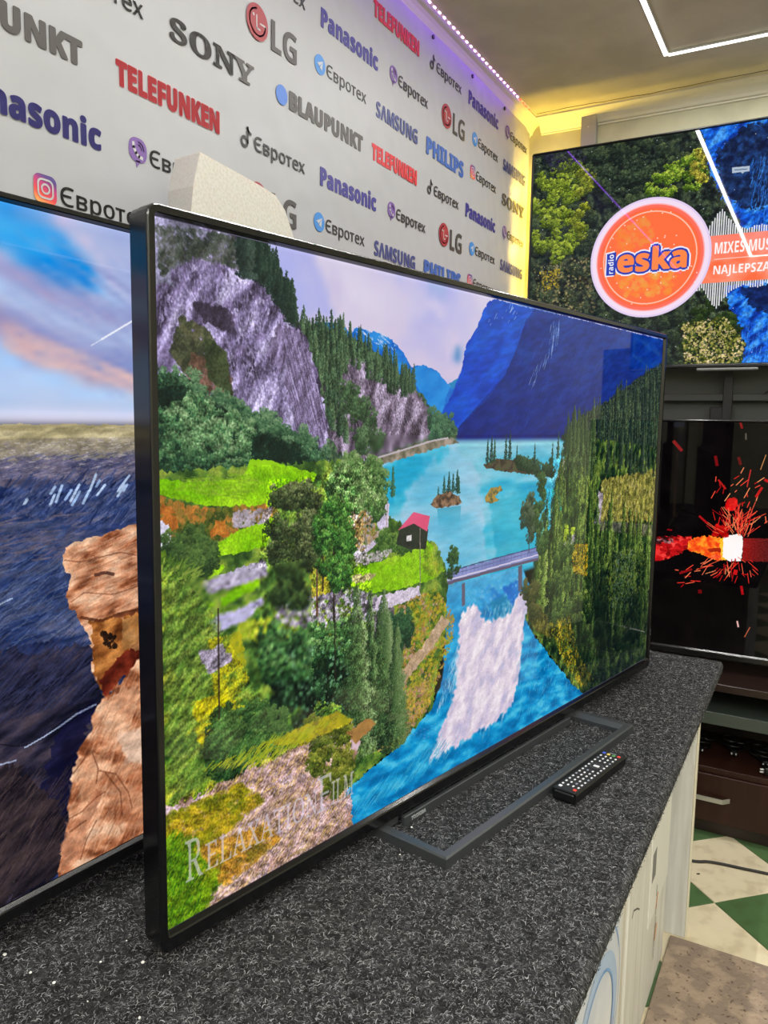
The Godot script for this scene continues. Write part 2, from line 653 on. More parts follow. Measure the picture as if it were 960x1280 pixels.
func logo(t: Node, kind: String, x: float, y: float, k: Dictionary):
	if y > 1.14 or y < 0.05:
		return
	var z := 0.0
	match kind:
		"tele":
			put_text(t, "wordmark", "TELEFUNKEN", x, y, 0.264, 0.043, k.red, z, true, false, 1.3)
		"pana":
			put_text(t, "wordmark", "Panasonic", x, y, 0.271, 0.044, k.navy, z, true, false, 0.9)
		"sony":
			put_text(t, "wordmark", "SONY", x, y, 0.245, 0.043, k.grey, z, true, true, 0.5)
		"blau":
			flat(t, "round_dot", disc(28, 0.021, 0.021, Vector2(x + 0.012, y + 0.021)), k.dot, z)
			put_text(t, "wordmark", "BLAUPUNKT", x + 0.040, y, 0.322, 0.041, k.grey, z, true, false, 1.2)
		"sams":
			# the A without its bar
			put_text(t, "wordmark", "SΛMSUNG", x, y, 0.244, 0.041, k.blue, z, true, false, 0.5)
		"phil":
			put_text(t, "wordmark", "PHILIPS", x, y, 0.276, 0.05, k.sky, z, true, false, 1.0)
		"lg":
			var c := Vector2(x + 0.012, y + 0.033)
			flat(t, "round_badge", disc(36, 0.036, 0.036, c), k.maroon, z)
			var s := st()
			ring_quads(s, arc(c, 0.028, 95, 360), arc(c, 0.0245, 95, 360), z + 0.0009)
			stroke(s, [c + Vector2(0.027, 0), c + Vector2(0.009, 0)], 0.0035, z + 0.0009)
			stroke(s, [c + Vector2(-0.003, 0.013), c + Vector2(-0.003, -0.013), c + Vector2(0.008, -0.013)], 0.0035, z + 0.0009)
			part("badge_lines", s, k.paper, t)
			flat(t, "badge_eye", disc(12, 0.0032, 0.0032, c + Vector2(-0.013, 0.011)), k.paper, z + 0.0005)
			put_text(t, "wordmark", "LG", x + 0.060, y - 0.002, 0.093, 0.062, k.grey, z, true, false, 0.0)
		"tg":
			var c := Vector2(x + 0.012, y + 0.016)
			flat(t, "round_icon", disc(32, 0.0225, 0.0225, c), k.tg, z)
			flat(t, "paper_plane", shifted(PackedVector2Array([Vector2(-0.62, 0.02), Vector2(0.52, 0.5), Vector2(0.32, -0.56), Vector2(0.05, -0.32), Vector2(-0.1, -0.5), Vector2(-0.2, -0.15)]), c, 0.022), k.paper, z + 0.0006)
			flat(t, "paper_plane_fold", shifted(PackedVector2Array([Vector2(-0.16, -0.18), Vector2(0.34, 0.3), Vector2(-0.08, -0.24), Vector2(-0.1, -0.44)]), c, 0.022), k.tg, z + 0.0012)
			shop_name(t, x, y, k)
		"vib":
			var c := Vector2(x + 0.012, y + 0.019)
			var b := round_rect(0.042, 0.042, 0.017, 5)
			flat(t, "speech_bubble", shifted(b, c), k.viber, z)
			flat(t, "bubble_tail", shifted(PackedVector2Array([Vector2(-0.006, -0.018), Vector2(0.006, -0.018), Vector2(-0.004, -0.031)]), c), k.viber, z)
			var s := st()
			stroke(s, [c + Vector2(-0.011, 0.010), c + Vector2(-0.010, 0.003), c + Vector2(-0.005, -0.006), c + Vector2(0.002, -0.011), c + Vector2(0.009, -0.012)], 0.006, z + 0.0009)
			ring_quads(s, arc(c + Vector2(0, 0.001), 0.0095, 0, 90, false), arc(c + Vector2(0, 0.001), 0.0075, 0, 90, false), z + 0.0009)
			ring_quads(s, arc(c + Vector2(0, 0.001), 0.0145, 0, 90, false), arc(c + Vector2(0, 0.001), 0.0125, 0, 90, false), z + 0.0009)
			part("handset", s, k.paper, t)
			shop_name(t, x, y, k)
		"tik":
			var c := Vector2(x + 0.012, y + 0.016)
			var s := st()
			ring_quads(s, arc(c + Vector2(-0.004, -0.008), 0.0125, 0, 359), arc(c + Vector2(-0.004, -0.008), 0.006, 0, 359), z)
			stroke(s, [c + Vector2(0.0065, -0.008), c + Vector2(0.0065, 0.023)], 0.006, z)
			stroke(s, [c + Vector2(0.0065, 0.021), c + Vector2(0.010, 0.015), c + Vector2(0.017, 0.012)], 0.006, z)
			part("music_note", s, k.ink, t)
			shop_name(t, x, y, k)
		"ins":
			var c := Vector2(x + 0.012, y + 0.017)
			flat_uv(t, "camera_icon", round_rect(0.042, 0.044, 0.011, 5, c), k.insta, z + 0.0002, c, 0.022)
			var s := st()
			ring_quads(s, round_rect(0.030, 0.031, 0.009, 5, c), round_rect(0.024, 0.025, 0.0065, 5, c), z + 0.0009)
			ring_quads(s, disc(20, 0.0085, 0.0085, c), disc(20, 0.0055, 0.0055, c), z + 0.0009)
			part("camera_lines", s, k.paper, t)
			shop_name(t, x, y, k)

func shop_name(t: Node, x: float, y: float, k: Dictionary):
	put_text(t, "shop_name", "Євротех", x + 0.040, y, 0.186, 0.031, k.ink, 0.0, false, false, 0.25)

func arc(c: Vector2, r: float, a0: float, a1: float, closed := true) -> PackedVector2Array:
	# an open arc doubles back on itself so that ring_quads can close it
	var p := PackedVector2Array()
	var n := 20
	for i in n + 1:
		var a := deg_to_rad(lerpf(a0, a1, float(i) / n))
		p.append(c + Vector2(cos(a), sin(a)) * r)
	if a1 - a0 < 355:
		for i in range(n - 1, 0, -1):
			p.append(p[i])
	return p

# ---------------------------------------------------------------- counter with carpet
func carpet_material() -> StandardMaterial3D:
	var n := 1024
	var r := RandomNumberGenerator.new()
	r.seed = 11
	var base := noise_tex(0.02, n, FastNoiseLite.TYPE_SIMPLEX_SMOOTH, 3, 4).get_seamless_image(n, n)
	base.convert(Image.FORMAT_L8)
	var low := base.get_data()
	var d := PackedByteArray()
	d.resize(n * n)
	for i in n * n:
		d[i] = clampi(40 + (low[i] - 128) / 6 + r.randi() % 20, 0, 255)
	# curled fibres, dark and grey and some pale
	for i in 46000:
		var x := r.randf() * n
		var y := r.randf() * n
		var a := r.randf() * TAU
		var turn := r.randf_range(-0.3, 0.3)
		var pick_ := r.randf()
		var c := 22 if pick_ < 0.36 else (74 if pick_ < 0.62 else (128 if pick_ < 0.90 else 196))
		c += r.randi() % 24
		for k in r.randi_range(5, 14):
			var row := posmod(int(y), n) * n
			var at := row + posmod(int(x), n)
			d[at] = (d[at] + c * 4) / 5
			at = row + posmod(int(x) + 1, n)
			d[at] = (d[at] + c) / 2
			x += cos(a)
			y += sin(a)
			a += turn
	var im := Image.create_from_data(n, n, false, Image.FORMAT_L8, d)
	var col := im.duplicate()
	col.convert(Image.FORMAT_RGB8)
	var m := mat(Color(0.98, 0.985, 1.0), 1.0, 0.0, 0.2)
	m.albedo_texture = ImageTexture.create_from_image(col)
	m.heightmap_enabled = true
	m.heightmap_scale = 0.4
	m.heightmap_texture = ImageTexture.create_from_image(im)
	tri(m, 1.75)
	return m

func counter():
	var x0 := -1.10
	var x1 := -0.195
	var z0 := -2.255
	var z1 := 1.0
	var t := thing("display_counter", "long display counter covered with dark grey speckled carpet", "counter", Vector3(0, 0, 0))
	var car := carpet_material()
	var s := st()
	# top with a rounded front and far edge
	var pr := PackedVector2Array([Vector2(x0, 0.727), Vector2(x1 - 0.008, 0.727), Vector2(x1 - 0.003, 0.730), Vector2(x1, 0.738), Vector2(x1, 0.750), Vector2(x1 - 0.003, 0.756), Vector2(x1 - 0.008, DESK), Vector2(x0, DESK)])
	extrude(s, pr, z0 + 0.006, z1)
	box(s, Vector3((x0 + x1) / 2 - 0.002, 0.7435, z0 + 0.004), Vector3(x1 - x0 - 0.004, 0.032, 0.008), 0.003)
	part("carpet_top", s, car, t)
	# loose fibres standing out of the pile
	var hair := st()
	for k in 2:
		var p := [Vector3(0, 0, 0), Vector3(0.0012, 0.0016, 0), Vector3(0.0032, 0.0020, 0.0006), Vector3(0.0050, 0.0010, 0.0016)]
		var w := Vector3(0, 0, 0.0003) if k == 0 else Vector3(0, 0.0003, 0)
		for i in 3:
			face(hair, [p[i] - w, p[i] + w, p[i + 1] + w, p[i + 1] - w], p[i] + Vector3(0, -1, 0.3))
	var hm := mat(Color.WHITE, 0.9, 0.0, 0.2)
	hm.vertex_color_use_as_albedo = true
	var mm := MultiMesh.new()
	mm.transform_format = MultiMesh.TRANSFORM_3D
	mm.use_colors = true
	mm.mesh = hair.commit()
	var r := RandomNumberGenerator.new()
	r.seed = 21
	var cnt := 70000
	mm.instance_count = cnt
	for i in cnt:
		# denser where the counter comes close to the viewer
		var z := -2.25 + 2.3 * pow(r.randf(), 0.9)
		var x := r.randf_range(-0.95, x1 - 0.002)
		var edge := x > x1 - 0.005 or r.randf() < 0.03
		var b := Basis(Vector3.UP, r.randf() * TAU).rotated(Vector3(1, 0, 0), r.randf_range(-0.3, 0.3)).scaled(Vector3.ONE * r.randf_range(0.6, 1.3))
		var at := Vector3(x, DESK - 0.0003 - (0.002 if x > x1 - 0.008 else 0.0), z)
		if edge:
			b = b.scaled(Vector3.ONE * 0.65)
			b = Basis(Vector3(0, 0, 1), -PI / 2) * b
			at = Vector3(x1 - 0.001, r.randf_range(0.731, 0.754), z)
		mm.set_instance_transform(i, Transform3D(b, at))
		var g := 0.02 if r.randf() < 0.45 else (0.07 if r.randf() < 0.6 else r.randf_range(0.2, 0.55))
		mm.set_instance_color(i, Color(g, g, g * 1.04))
	var mi := MultiMeshInstance3D.new()
	mi.name = "carpet_pile"
	mi.multimesh = mm
	mi.material_override = hm
	mi.set_meta("kind", "stuff")
	t.add_child(mi)
	var lam := mat(rgb(240, 242, 240), 0.55)
	lam.albedo_texture = wood_tex(rgb(214, 211, 204), rgb(250, 250, 250), 77)
	tri(lam, 2.0)
	part("end_panel", box_mesh(Vector3(-0.665, 0.363, -2.151), Vector3(0.856, 0.726, 0.028), 0.002), lam, t)
	part("edge_band", box_mesh(Vector3(-0.2345, 0.363, -2.151), Vector3(0.004, 0.724, 0.026), 0.001), mat(rgb(236, 230, 208), 0.5), t)
	part("support_post", box_mesh(Vector3(-0.296, 0.363, -1.482), Vector3(0.03, 0.726, 0.044), 0.003), lam, t)
	part("groove_strip", box_mesh(Vector3(-0.294, 0.363, -1.524), Vector3(0.022, 0.726, 0.030), 0.003), mat(rgb(206, 200, 186), 0.6), t)
	part("back_leg", box_mesh(Vector3(-0.9, 0.363, 0.9), Vector3(0.4, 0.726, 0.03), 0.002), lam, t)

func wood_tex(a: Color, b: Color, sd: int) -> ImageTexture:
	var n := noise_tex(0.02, 256, FastNoiseLite.TYPE_SIMPLEX_SMOOTH, 4, sd)
	var im := Image.create(256, 256, false, Image.FORMAT_RGB8)
	for y in 256:
		for x in 256:
			var v := n.get_noise_2d(x * 2.6, y * 0.14) * 0.5 + 0.5
			v = clampf(v + 0.25 * n.get_noise_2d(x * 7.0 + 300, y * 0.5), 0, 1)
			im.set_pixel(x, y, a.lerp(b, v))
	return ImageTexture.create_from_image(im)

# ---------------------------------------------------------------- televisions
func screen_material(tex: Texture2D, energy := 1.0, rough := 0.025, spec := 0.34) -> StandardMaterial3D:
	var m := mat(Color(0.012, 0.012, 0.014), rough, 0.0, spec)
	m.emission_enabled = true
	m.emission = Color.BLACK
	m.emission_texture = tex
	m.emission_energy_multiplier = energy
	m.texture_repeat = false
	return m

func screen_panel(w: float, h: float, at: Vector3) -> SurfaceTool:
	var s := st()
	var q := [Vector3(-w / 2, h / 2, 0), Vector3(w / 2, h / 2, 0), Vector3(w / 2, -h / 2, 0), Vector3(-w / 2, -h / 2, 0)]
	var uv := [Vector2(0, 0), Vector2(1, 0), Vector2(1, 1), Vector2(0, 1)]
	for k in [0, 1, 2, 0, 2, 3]:
		s.set_normal(Vector3(0, 0, 1))
		s.set_uv(uv[k])
		s.add_vertex(at + q[k])
	s.set_uv(Vector2.ZERO)
	box(s, at + Vector3(0, 0, -0.004), Vector3(w + 0.002, h + 0.002, 0.006))
	return s

# a television whose lit picture is w by h, its centre cy above the node
func television(t: Node3D, tex: Texture2D, w: float, h: float, cy: float, side: float, low: float, thick: float, energy: float, shell: Material, bulge := 0.035):
	var s := st()
	var z := 0.006
	sweep_frame(s, w, h, 0.001, [[0.0, -0.003, 0.0], [0.0006, 0.001, 0.0], [0.0026, z, 0.12], [0.0036, z + 0.0012, 0.2], [side - 0.002, z + 0.0012, 0.9], [side - 0.0005, z, 1.0], [side, z - 0.002, 1.0], [side, -thick * 0.45, 1.0], [side - 0.001, -thick * 0.5, 1.0], [side - 0.001, -thick + 0.003, 1.0], [side - 0.005, -thick, 1.0]], low - side)
	var f := part("frame", s, shell, t)
	f.position.y = cy
	var p := part("screen", screen_panel(w, h, Vector3.ZERO), screen_material(tex, energy), t)
	p.position.y = cy
	s = st()
	box(s, Vector3(0, cy - (low - side) / 2, -thick + 0.004), Vector3(w + 2 * side - 0.012, h + side + low - 0.012, 0.004))
	var back := [Vector2(w * 0.47, h * 0.47), Vector2(w * 0.40, h * 0.25)]
	# tapered hump of the electronics
	var a := []
	var b := []
	for e in [[-1, -1], [1, -1], [1, 1], [-1, 1]]:
		a.append(Vector3(e[0] * w * 0.42, cy + (e[1] * h * 0.42 if e[1] < 0 else h * 0.12), -thick + 0.003))
		b.append(Vector3(e[0] * w * 0.38, cy + (e[1] * h * 0.38 if e[1] < 0 else h * 0.08), -thick - bulge))
	var c := Vector3(0, cy - h * 0.15, -thick)
	face(s, b, c)
	for i in 4:
		face(s, [a[i], a[(i + 1) % 4], b[(i + 1) % 4], b[i]], c + Vector3(0, 0, 0.01))
	part("back_cover", s, mat(rgb(22, 22, 24), 0.7), t)

func foot(t: Node3D, x: float, top: float, m: Material, zf := 0.12, zb := -0.12):
	var s := st()
	for e in [zf, zb]:
		var q := Vector3(x, 0.0095, e)
		tube(s, curve([Vector3(x, top, -0.01), Vector3(x, top * 0.6, e * 0.35), q], 6), 0.008, 8)
	box(s, Vector3(x, 0.003, (zf + zb) / 2), Vector3(0.03, 0.006, zf - zb), 0.002)
	part("foot", s, m, t)

func televisions():
	var w := 1.4286
	var h := 0.8036
	var gloss := mat(rgb(14, 14, 16), 0.16, 0.0, 0.55)
	var satin := mat(rgb(20, 20, 22), 0.34, 0.0, 0.5)
	var gun := mat(rgb(74, 77, 80), 0.36, 0.35)
	# the large one in front, turned a little off the counter's line
	var t := thing("television", "large television showing a green fjord valley with a turquoise river, on a ring stand", "television", Vector3(-0.4920, DESK, -1.3115), deg_to_rad(79.21), "televisions in the shop")
	television(t, fjord_picture(), w, h, 0.4481, 0.0125, 0.024, 0.03, SCREEN, gloss)
	# ring stand: a frame of flat bars lying on the carpet, mitred, bevelled inwards
	var s := st()
	var hh := 0.0175
	var X := 0.335
	var z0 := -0.05
	var z1 := 0.128
	var bw := 0.023
	var o := [Vector3(-X, 0, z0), Vector3(X, 0, z0), Vector3(X, 0, z1), Vector3(-X, 0, z1)]
	var loops := []
	for e in [[0.0, 0.0], [0.0, hh - 0.0025], [0.0025, hh], [bw - 0.009, hh], [bw, hh - 0.009], [bw, 0.0]]:
		var k := []
		for v in o:
			k.append(Vector3(v.x - signf(v.x) * e[0], e[1], v.z + (e[0] if v.z < 0 else -e[0])))
		loops.append(k)
	for i in loops.size() - 1:
		for k in 4:
			var l := (k + 1) % 4
			var mid: Vector3 = (o[k] + o[l]) / 2
			var inw := (Vector3(0, 0, (z0 + z1) / 2) - mid).normalized()
			face(s, [loops[i][k], loops[i][l], loops[i + 1][l], loops[i + 1][k]], mid + inw * bw / 2 + Vector3(0, hh * 0.4, 0))
	part("stand_ring", s, gun, t)
	s = st()
	box(s, Vector3(0, 0.0085, 0.006), Vector3(0.566, 0.017, 0.008), 0.001)
	var rail := part("stand_rail", s, gun, t)
	put_text(rail, "lettering", "TOSHIBA", -0.266, 0.0055, 0.038, 0.0062, mat(rgb(205, 208, 212), 0.4), 0.0101, true, false, 0.4)
	s = st()
	for x in [-0.30, 0.30]:
		box(s, Vector3(x, 0.020, -0.016), Vector3(0.034, 0.034, 0.028), 0.002)
	part("stand_bracket", s, gun, t)

	# the one further left, cut by the frame
	t = thing("television", "television showing orange rocks above a dusky desert, left behind the large one", "television", Vector3(-0.8030, DESK, -0.488), deg_to_rad(85.0), "televisions in the shop")
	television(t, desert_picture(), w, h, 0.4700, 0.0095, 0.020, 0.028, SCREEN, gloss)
	foot(t, -0.5, 0.06, satin, 0.13, -0.13)
	foot(t, 0.5, 0.06, satin, 0.07, -0.13)

	# the one hung on the far wall
	t = thing("television", "wall-mounted television showing a round orange radio logo over a forest", "television", Vector3(-0.3327, 2.0242 - 0.42, -3.0), 0.0, "televisions in the shop")
	television(t, radio_picture(), w, h, 0.42, 0.008, 0.014, 0.026, SCREEN, satin, 0.02)
	part("sensor_bar", box_mesh(Vector3(0.02, -0.003, 0.0), Vector3(0.2, 0.010, 0.018), 0.003), mat(rgb(120, 122, 120), 0.4, 0.3), t)
	part("mount_plate", box_mesh(Vector3(0.05, 0.30, -0.062), Vector3(0.45, 0.30, 0.012), 0.002), satin, t)

	# the one on the cabinet
	t = thing("television", "television showing a white-hot pipe throwing red sparks on black, on the brown cabinet", "television", Vector3(-0.2357, 0.539, -2.9), 0.0, "televisions in the shop")
	television(t, sparks_picture(), w, h, 1.0122 - 0.539, 0.009, 0.026, 0.028, SCREEN, gloss)
	foot(t, -0.5, 0.07, satin, 0.11, -0.12)
	foot(t, 0.5, 0.07, satin, 0.11, -0.12)

const SCREEN := 1.0

# ---------------------------------------------------------------- foam, remote
func foam_end():
	var m := mat(rgb(206, 204, 200), 0.85)
	m.albedo_texture = ramp_tex(noise_tex(0.06, 512, FastNoiseLite.TYPE_CELLULAR, 2, 41), 512, [rgb(240, 238, 230), rgb(254, 253, 248), rgb(255, 255, 252)], [0.1, 0.5, 0.9])
	tri(bump(m, noise_tex(0.055, 512, FastNoiseLite.TYPE_CELLULAR, 1, 41), 0.04), 5.0)
	m.subsurf_scatter_enabled = true
	m.subsurf_scatter_strength = 0.15
	# a tall packing end standing on the counter against the wall; outline in the wall's plane
	var t := thing("foam_packing_block", "white polystyrene packing block standing between the televisions and the banner", "packing foam", Vector3(-0.93, DESK, -1.11), PI / 2)
	var s := st()
	# front outline at z = 0, back outline narrower at z = -0.1; x runs away from the camera
	var f := [Vector2(-0.195, 0.0), Vector2(0.255, 0.0), Vector2(0.205, 0.84), Vector2(0.170, 0.985), Vector2(0.135, 1.040), Vector2(0.105, 1.060), Vector2(0.06, 1.066), Vector2(-0.098, 1.078), Vector2(-0.115, 1.02), Vector2(-0.155, 0.70)]
	var c := Vector3(0.02, 0.5, -0.05)
	var pf := PackedVector2Array(f)
	var tr := Geometry2D.triangulate_polygon(pf)
	for i in range(0, tr.size(), 3):
		face(s, [Vector3(f[tr[i]].x, f[tr[i]].y, 0), Vector3(f[tr[i + 1]].x, f[tr[i + 1]].y, 0), Vector3(f[tr[i + 2]].x, f[tr[i + 2]].y, 0)], c)
	var bk := []
	for q in f:
		bk.append(Vector2(q.x + (0.045 if q.x < 0 else -0.01), q.y * 1.015 if q.y > 0 else 0.0))
	for i in range(0, tr.size(), 3):
		face(s, [Vector3(bk[tr[i]].x, bk[tr[i]].y, -0.1), Vector3(bk[tr[i + 1]].x, bk[tr[i + 1]].y, -0.1), Vector3(bk[tr[i + 2]].x, bk[tr[i + 2]].y, -0.1)], c + Vector3(0, 0, 1))
	for i in f.size():
		var j := (i + 1) % f.size()
		face(s, [Vector3(f[i].x, f[i].y, 0), Vector3(f[j].x, f[j].y, 0), Vector3(bk[j].x, bk[j].y, -0.1), Vector3(bk[i].x, bk[i].y, -0.1)], c)
	part("foam_body", s, m, t)

func remote_control(_at: Vector3):
	var t := thing("remote_control", "slim black remote control with small white keys lying beside the ring stand", "remote control", Vector3(-0.322, DESK + 0.0005, -1.345), deg_to_rad(79.2))
	var black := mat(rgb(17, 17, 19), 0.34, 0.0, 0.5)
	var s := st()
	var prof := PackedVector2Array([Vector2(-0.0205, 0.002), Vector2(-0.016, 0.0), Vector2(0.016, 0.0), Vector2(0.0205, 0.002), Vector2(0.0225, 0.013), Vector2(0.0225, 0.0185), Vector2(0.0212, 0.0202), Vector2(-0.0212, 0.0202), Vector2(-0.0225, 0.0185), Vector2(-0.0225, 0.013)])
	# profile (z, y) pushed along x
	extrude(s, prof, -0.103, 0.103, Transform3D(Basis(Vector3(0, 0, 1), Vector3(0, 1, 0), Vector3(1, 0, 0)), Vector3.ZERO))
	box(s, Vector3(0.1035, 0.011, 0), Vector3(0.004, 0.014, 0.036), 0.0018)
	box(s, Vector3(-0.1035, 0.011, 0), Vector3(0.004, 0.014, 0.036), 0.0018)
	part("body", s, black, t)
	part("face_plate", box_mesh(Vector3(0, 0.0204, 0), Vector3(0.2, 0.0008, 0.039), 0.0003), mat(rgb(26, 26, 28), 0.5), t)
	part("infrared_window", box_mesh(Vector3(0.1055, 0.013, 0), Vector3(0.002, 0.008, 0.024), 0.0008), mat(rgb(40, 12, 14), 0.15), t)
	var white := mat(rgb(225, 226, 230), 0.5)
	var grey := mat(rgb(150, 156, 170), 0.5)
	var key := box_mesh(Vector3.ZERO, Vector3(0.0046, 0.0016, 0.0036), 0.0007).commit()
	var wide := box_mesh(Vector3.ZERO, Vector3(0.0062, 0.0018, 0.0062), 0.0008).commit()
	var y := 0.0214
	for e in [[0.0865, -0.0145, rgb(70, 100, 215)], [0.0850, -0.0050, rgb(232, 206, 92)], [0.0850, 0.0050, rgb(92, 160, 92)], [0.0865, 0.0145, rgb(222, 70, 60)], [-0.0905, 0.0135, rgb(226, 66, 48)]]:
		var o := part("colour_key", wide, mat(e[2], 0.45), t)
		o.position = Vector3(e[0], y, e[1])
	var o2 := part("source_key", wide, white, t)
	o2.position = Vector3(-0.0905, y, -0.0135)
	for i in 13:
		for j in 4:
			var x := -0.079 + i * 0.0126
			var z := -0.0145 + j * 0.0097
			if i in [7, 8, 9] and j in [1, 2]:
				continue
			var o := part("key", key, grey if (i * 3 + j) % 7 == 5 else white, t)
			o.position = Vector3(x, y, z)
	var s3 := st()
	ring_up(s3, 0.022, 0, 0.0125, 0.0095, 0.0216)
	part("cursor_ring", s3, mat(rgb(70, 70, 76), 0.4), t)
	part("confirm_key", box_mesh(Vector3(0.022, y, 0), Vector3(0.007, 0.0018, 0.011), 0.0008), white, t)
	put_text_up(t, "lettering", "TOSHIBA", 0.0955, 0.0209, 0.014, 0.0028, grey)

func ring_up(s: SurfaceTool, x: float, z: float, r1: float, r0: float, y: float):
	for i in 24:
		var a := TAU * i / 24
		var b := TAU * (i + 1) / 24
		var p := [Vector3(x + cos(a) * r1, y, z + sin(a) * r1), Vector3(x + cos(b) * r1, y, z + sin(b) * r1), Vector3(x + cos(b) * r0, y, z + sin(b) * r0), Vector3(x + cos(a) * r0, y, z + sin(a) * r0)]
		face(s, p, p[0] - Vector3(0, 1, 0))

func put_text_up(t: Node, called: String, text: String, x: float, y: float, w: float, h: float, m: Material):
	var n := Node3D.new()
	n.name = "maker_name"
	t.add_child(n)
	n.position = Vector3(x, y, w / 2)
	n.basis = Basis(Vector3(0, 0, -1), Vector3(-1, 0, 0), Vector3(0, 1, 0))
	put_text(n, called, text, 0, 0, w, h, m, 0.0, true, false, 0.0, 0.0003)

# ---------------------------------------------------------------- cabinet under the sparks
func cabinet():
	var wood := mat(rgb(58, 33, 25), 0.35, 0.0, 0.4)
	wood.albedo_texture = wood_tex(rgb(190, 180, 176), rgb(255, 255, 255), 91)
	tri(wood, 1.6)
	var dark := mat(rgb(40, 28, 24), 0.45)
	var t := thing("media_cabinet", "low dark brown cabinet with an open niche and a drawer", "cabinet", Vector3(-0.24, 0, -2.75))
	var x0 := -0.84
	var x1 := 0.84
	var d := 0.36
	part("top_board", box_mesh(Vector3(0, 0.526, -d / 2), Vector3(1.70, 0.026, d), 0.002), mat(rgb(38, 24, 20), 0.3), t)  # darker than the wood: the television's shade and reflection put into the colour
	part("side_panel", box_mesh(Vector3(x0 + 0.01, 0.28, -d / 2), Vector3(0.02, 0.465, d - 0.004), 0.001), wood, t)
	part("side_panel", box_mesh(Vector3(x1 - 0.01, 0.28, -d / 2), Vector3(0.02, 0.465, d - 0.004), 0.001), wood, t)
	part("back_panel", box_mesh(Vector3(0, 0.28, -d + 0.006), Vector3(1.64, 0.465, 0.006)), dark, t)
	part("shelf", box_mesh(Vector3(0, 0.407, -d / 2 - 0.012), Vector3(1.636, 0.044, d - 0.034), 0.002), mat(rgb(70, 79, 73), 0.3), t)
	part("drawer_deck", box_mesh(Vector3(0, 0.232, -d / 2), Vector3(1.636, 0.02, d - 0.012), 0.001), wood, t)
	part("plinth", box_mesh(Vector3(0, 0.024, -d / 2 - 0.012), Vector3(1.66, 0.048, d - 0.03), 0.001), dark, t)
	var steel := mat(rgb(205, 203, 196), 0.3, 0.7)
	for k in 3:
		var x := -0.55 + k * 0.55
		var dr := part("drawer", box_mesh(Vector3(x, 0.137, -0.005), Vector3(0.545, 0.168, 0.018), 0.0015), wood, t)
		var s := st()
		var cx := x + (-0.06 if k == 1 else 0.0)
		# strap handle: a flat bar bent back at both ends
		var pts := [Vector2(-0.11, 0), Vector2(-0.09, 0.022), Vector2(0.09, 0.022), Vector2(0.11, 0)]
		for i in 3:
			var a: Vector2 = pts[i]
			var b: Vector2 = pts[i + 1]
			var n := (b - a).orthogonal().normalized() * 0.0022
			var q := PackedVector2Array([a + n, b + n, b - n, a - n])
			extrude(s, q, -0.0075, 0.0075, Transform3D(Basis(Vector3(1, 0, 0), Vector3(0, 0, 1), Vector3(0, -1, 0)), Vector3(cx, 0.142, 0.004)))
		part("handle", s, steel, dr)
	# black adapters, plugs and leads lying in the niche
	var blackm := mat(rgb(13, 13, 14), 0.3)
	var lit := mat(rgb(225, 226, 224), 0.35)
	var r := RandomNumberGenerator.new()
	r.seed = 3
	var y := 0.2425
	var spots := [[-0.315, -2.94, "coiled black power lead at the left of the cabinet niche"], [-0.208, -2.965, "bunched black lead in the middle of the cabinet niche"], [-0.105, -2.925, "coiled black lead with pale plug pins at the right of the cabinet niche"]]
	for e in spots:
		var c := thing("power_lead", e[2], "cable", Vector3(e[0], y, e[1]), 0.0, "leads lying in the cabinet niche")
		var s := st()
		var p := []
		for i in 46:
			var a := i * 0.62
			var rr := 0.026 + 0.014 * sin(i * 0.9) + r.randf_range(-0.003, 0.003)
			p.append(Vector3(cos(a) * rr * 1.25, 0.005 + i * 0.00075 + r.randf_range(0, 0.004), sin(a) * rr))
		p.append(Vector3(0.01, 0.012, 0.055))
		tube(s, curve(p, 3), 0.0036, 6)
		part("lead", s, blackm, c)
		part("plug", box_mesh(Vector3(0.012, 0.013, 0.065), Vector3(0.024, 0.02, 0.03), 0.005), blackm, c)
		var pins := st()
		for k in [-1, 1]:
			box(pins, Vector3(0.012 + k * 0.007, 0.014, 0.083), Vector3(0.0045, 0.0045, 0.012), 0.001)
		part("plug_pins", pins, lit, c)
	var ad := thing("power_adapter", "small black power adapter at the right end of the niche in view", "adapter", Vector3(-0.075, y, -2.80), 0.4)
	part("adapter_body", box_mesh(Vector3(0, 0.014, 0), Vector3(0.05, 0.028, 0.034), 0.004), blackm, ad)
	for k in [-1, 1]:
		part("pin", box_mesh(Vector3(-0.030, 0.010 + 0.009 * (k + 1) / 2.0, 0.004), Vector3(0.012, 0.0045, 0.006), 0.001), lit, ad)

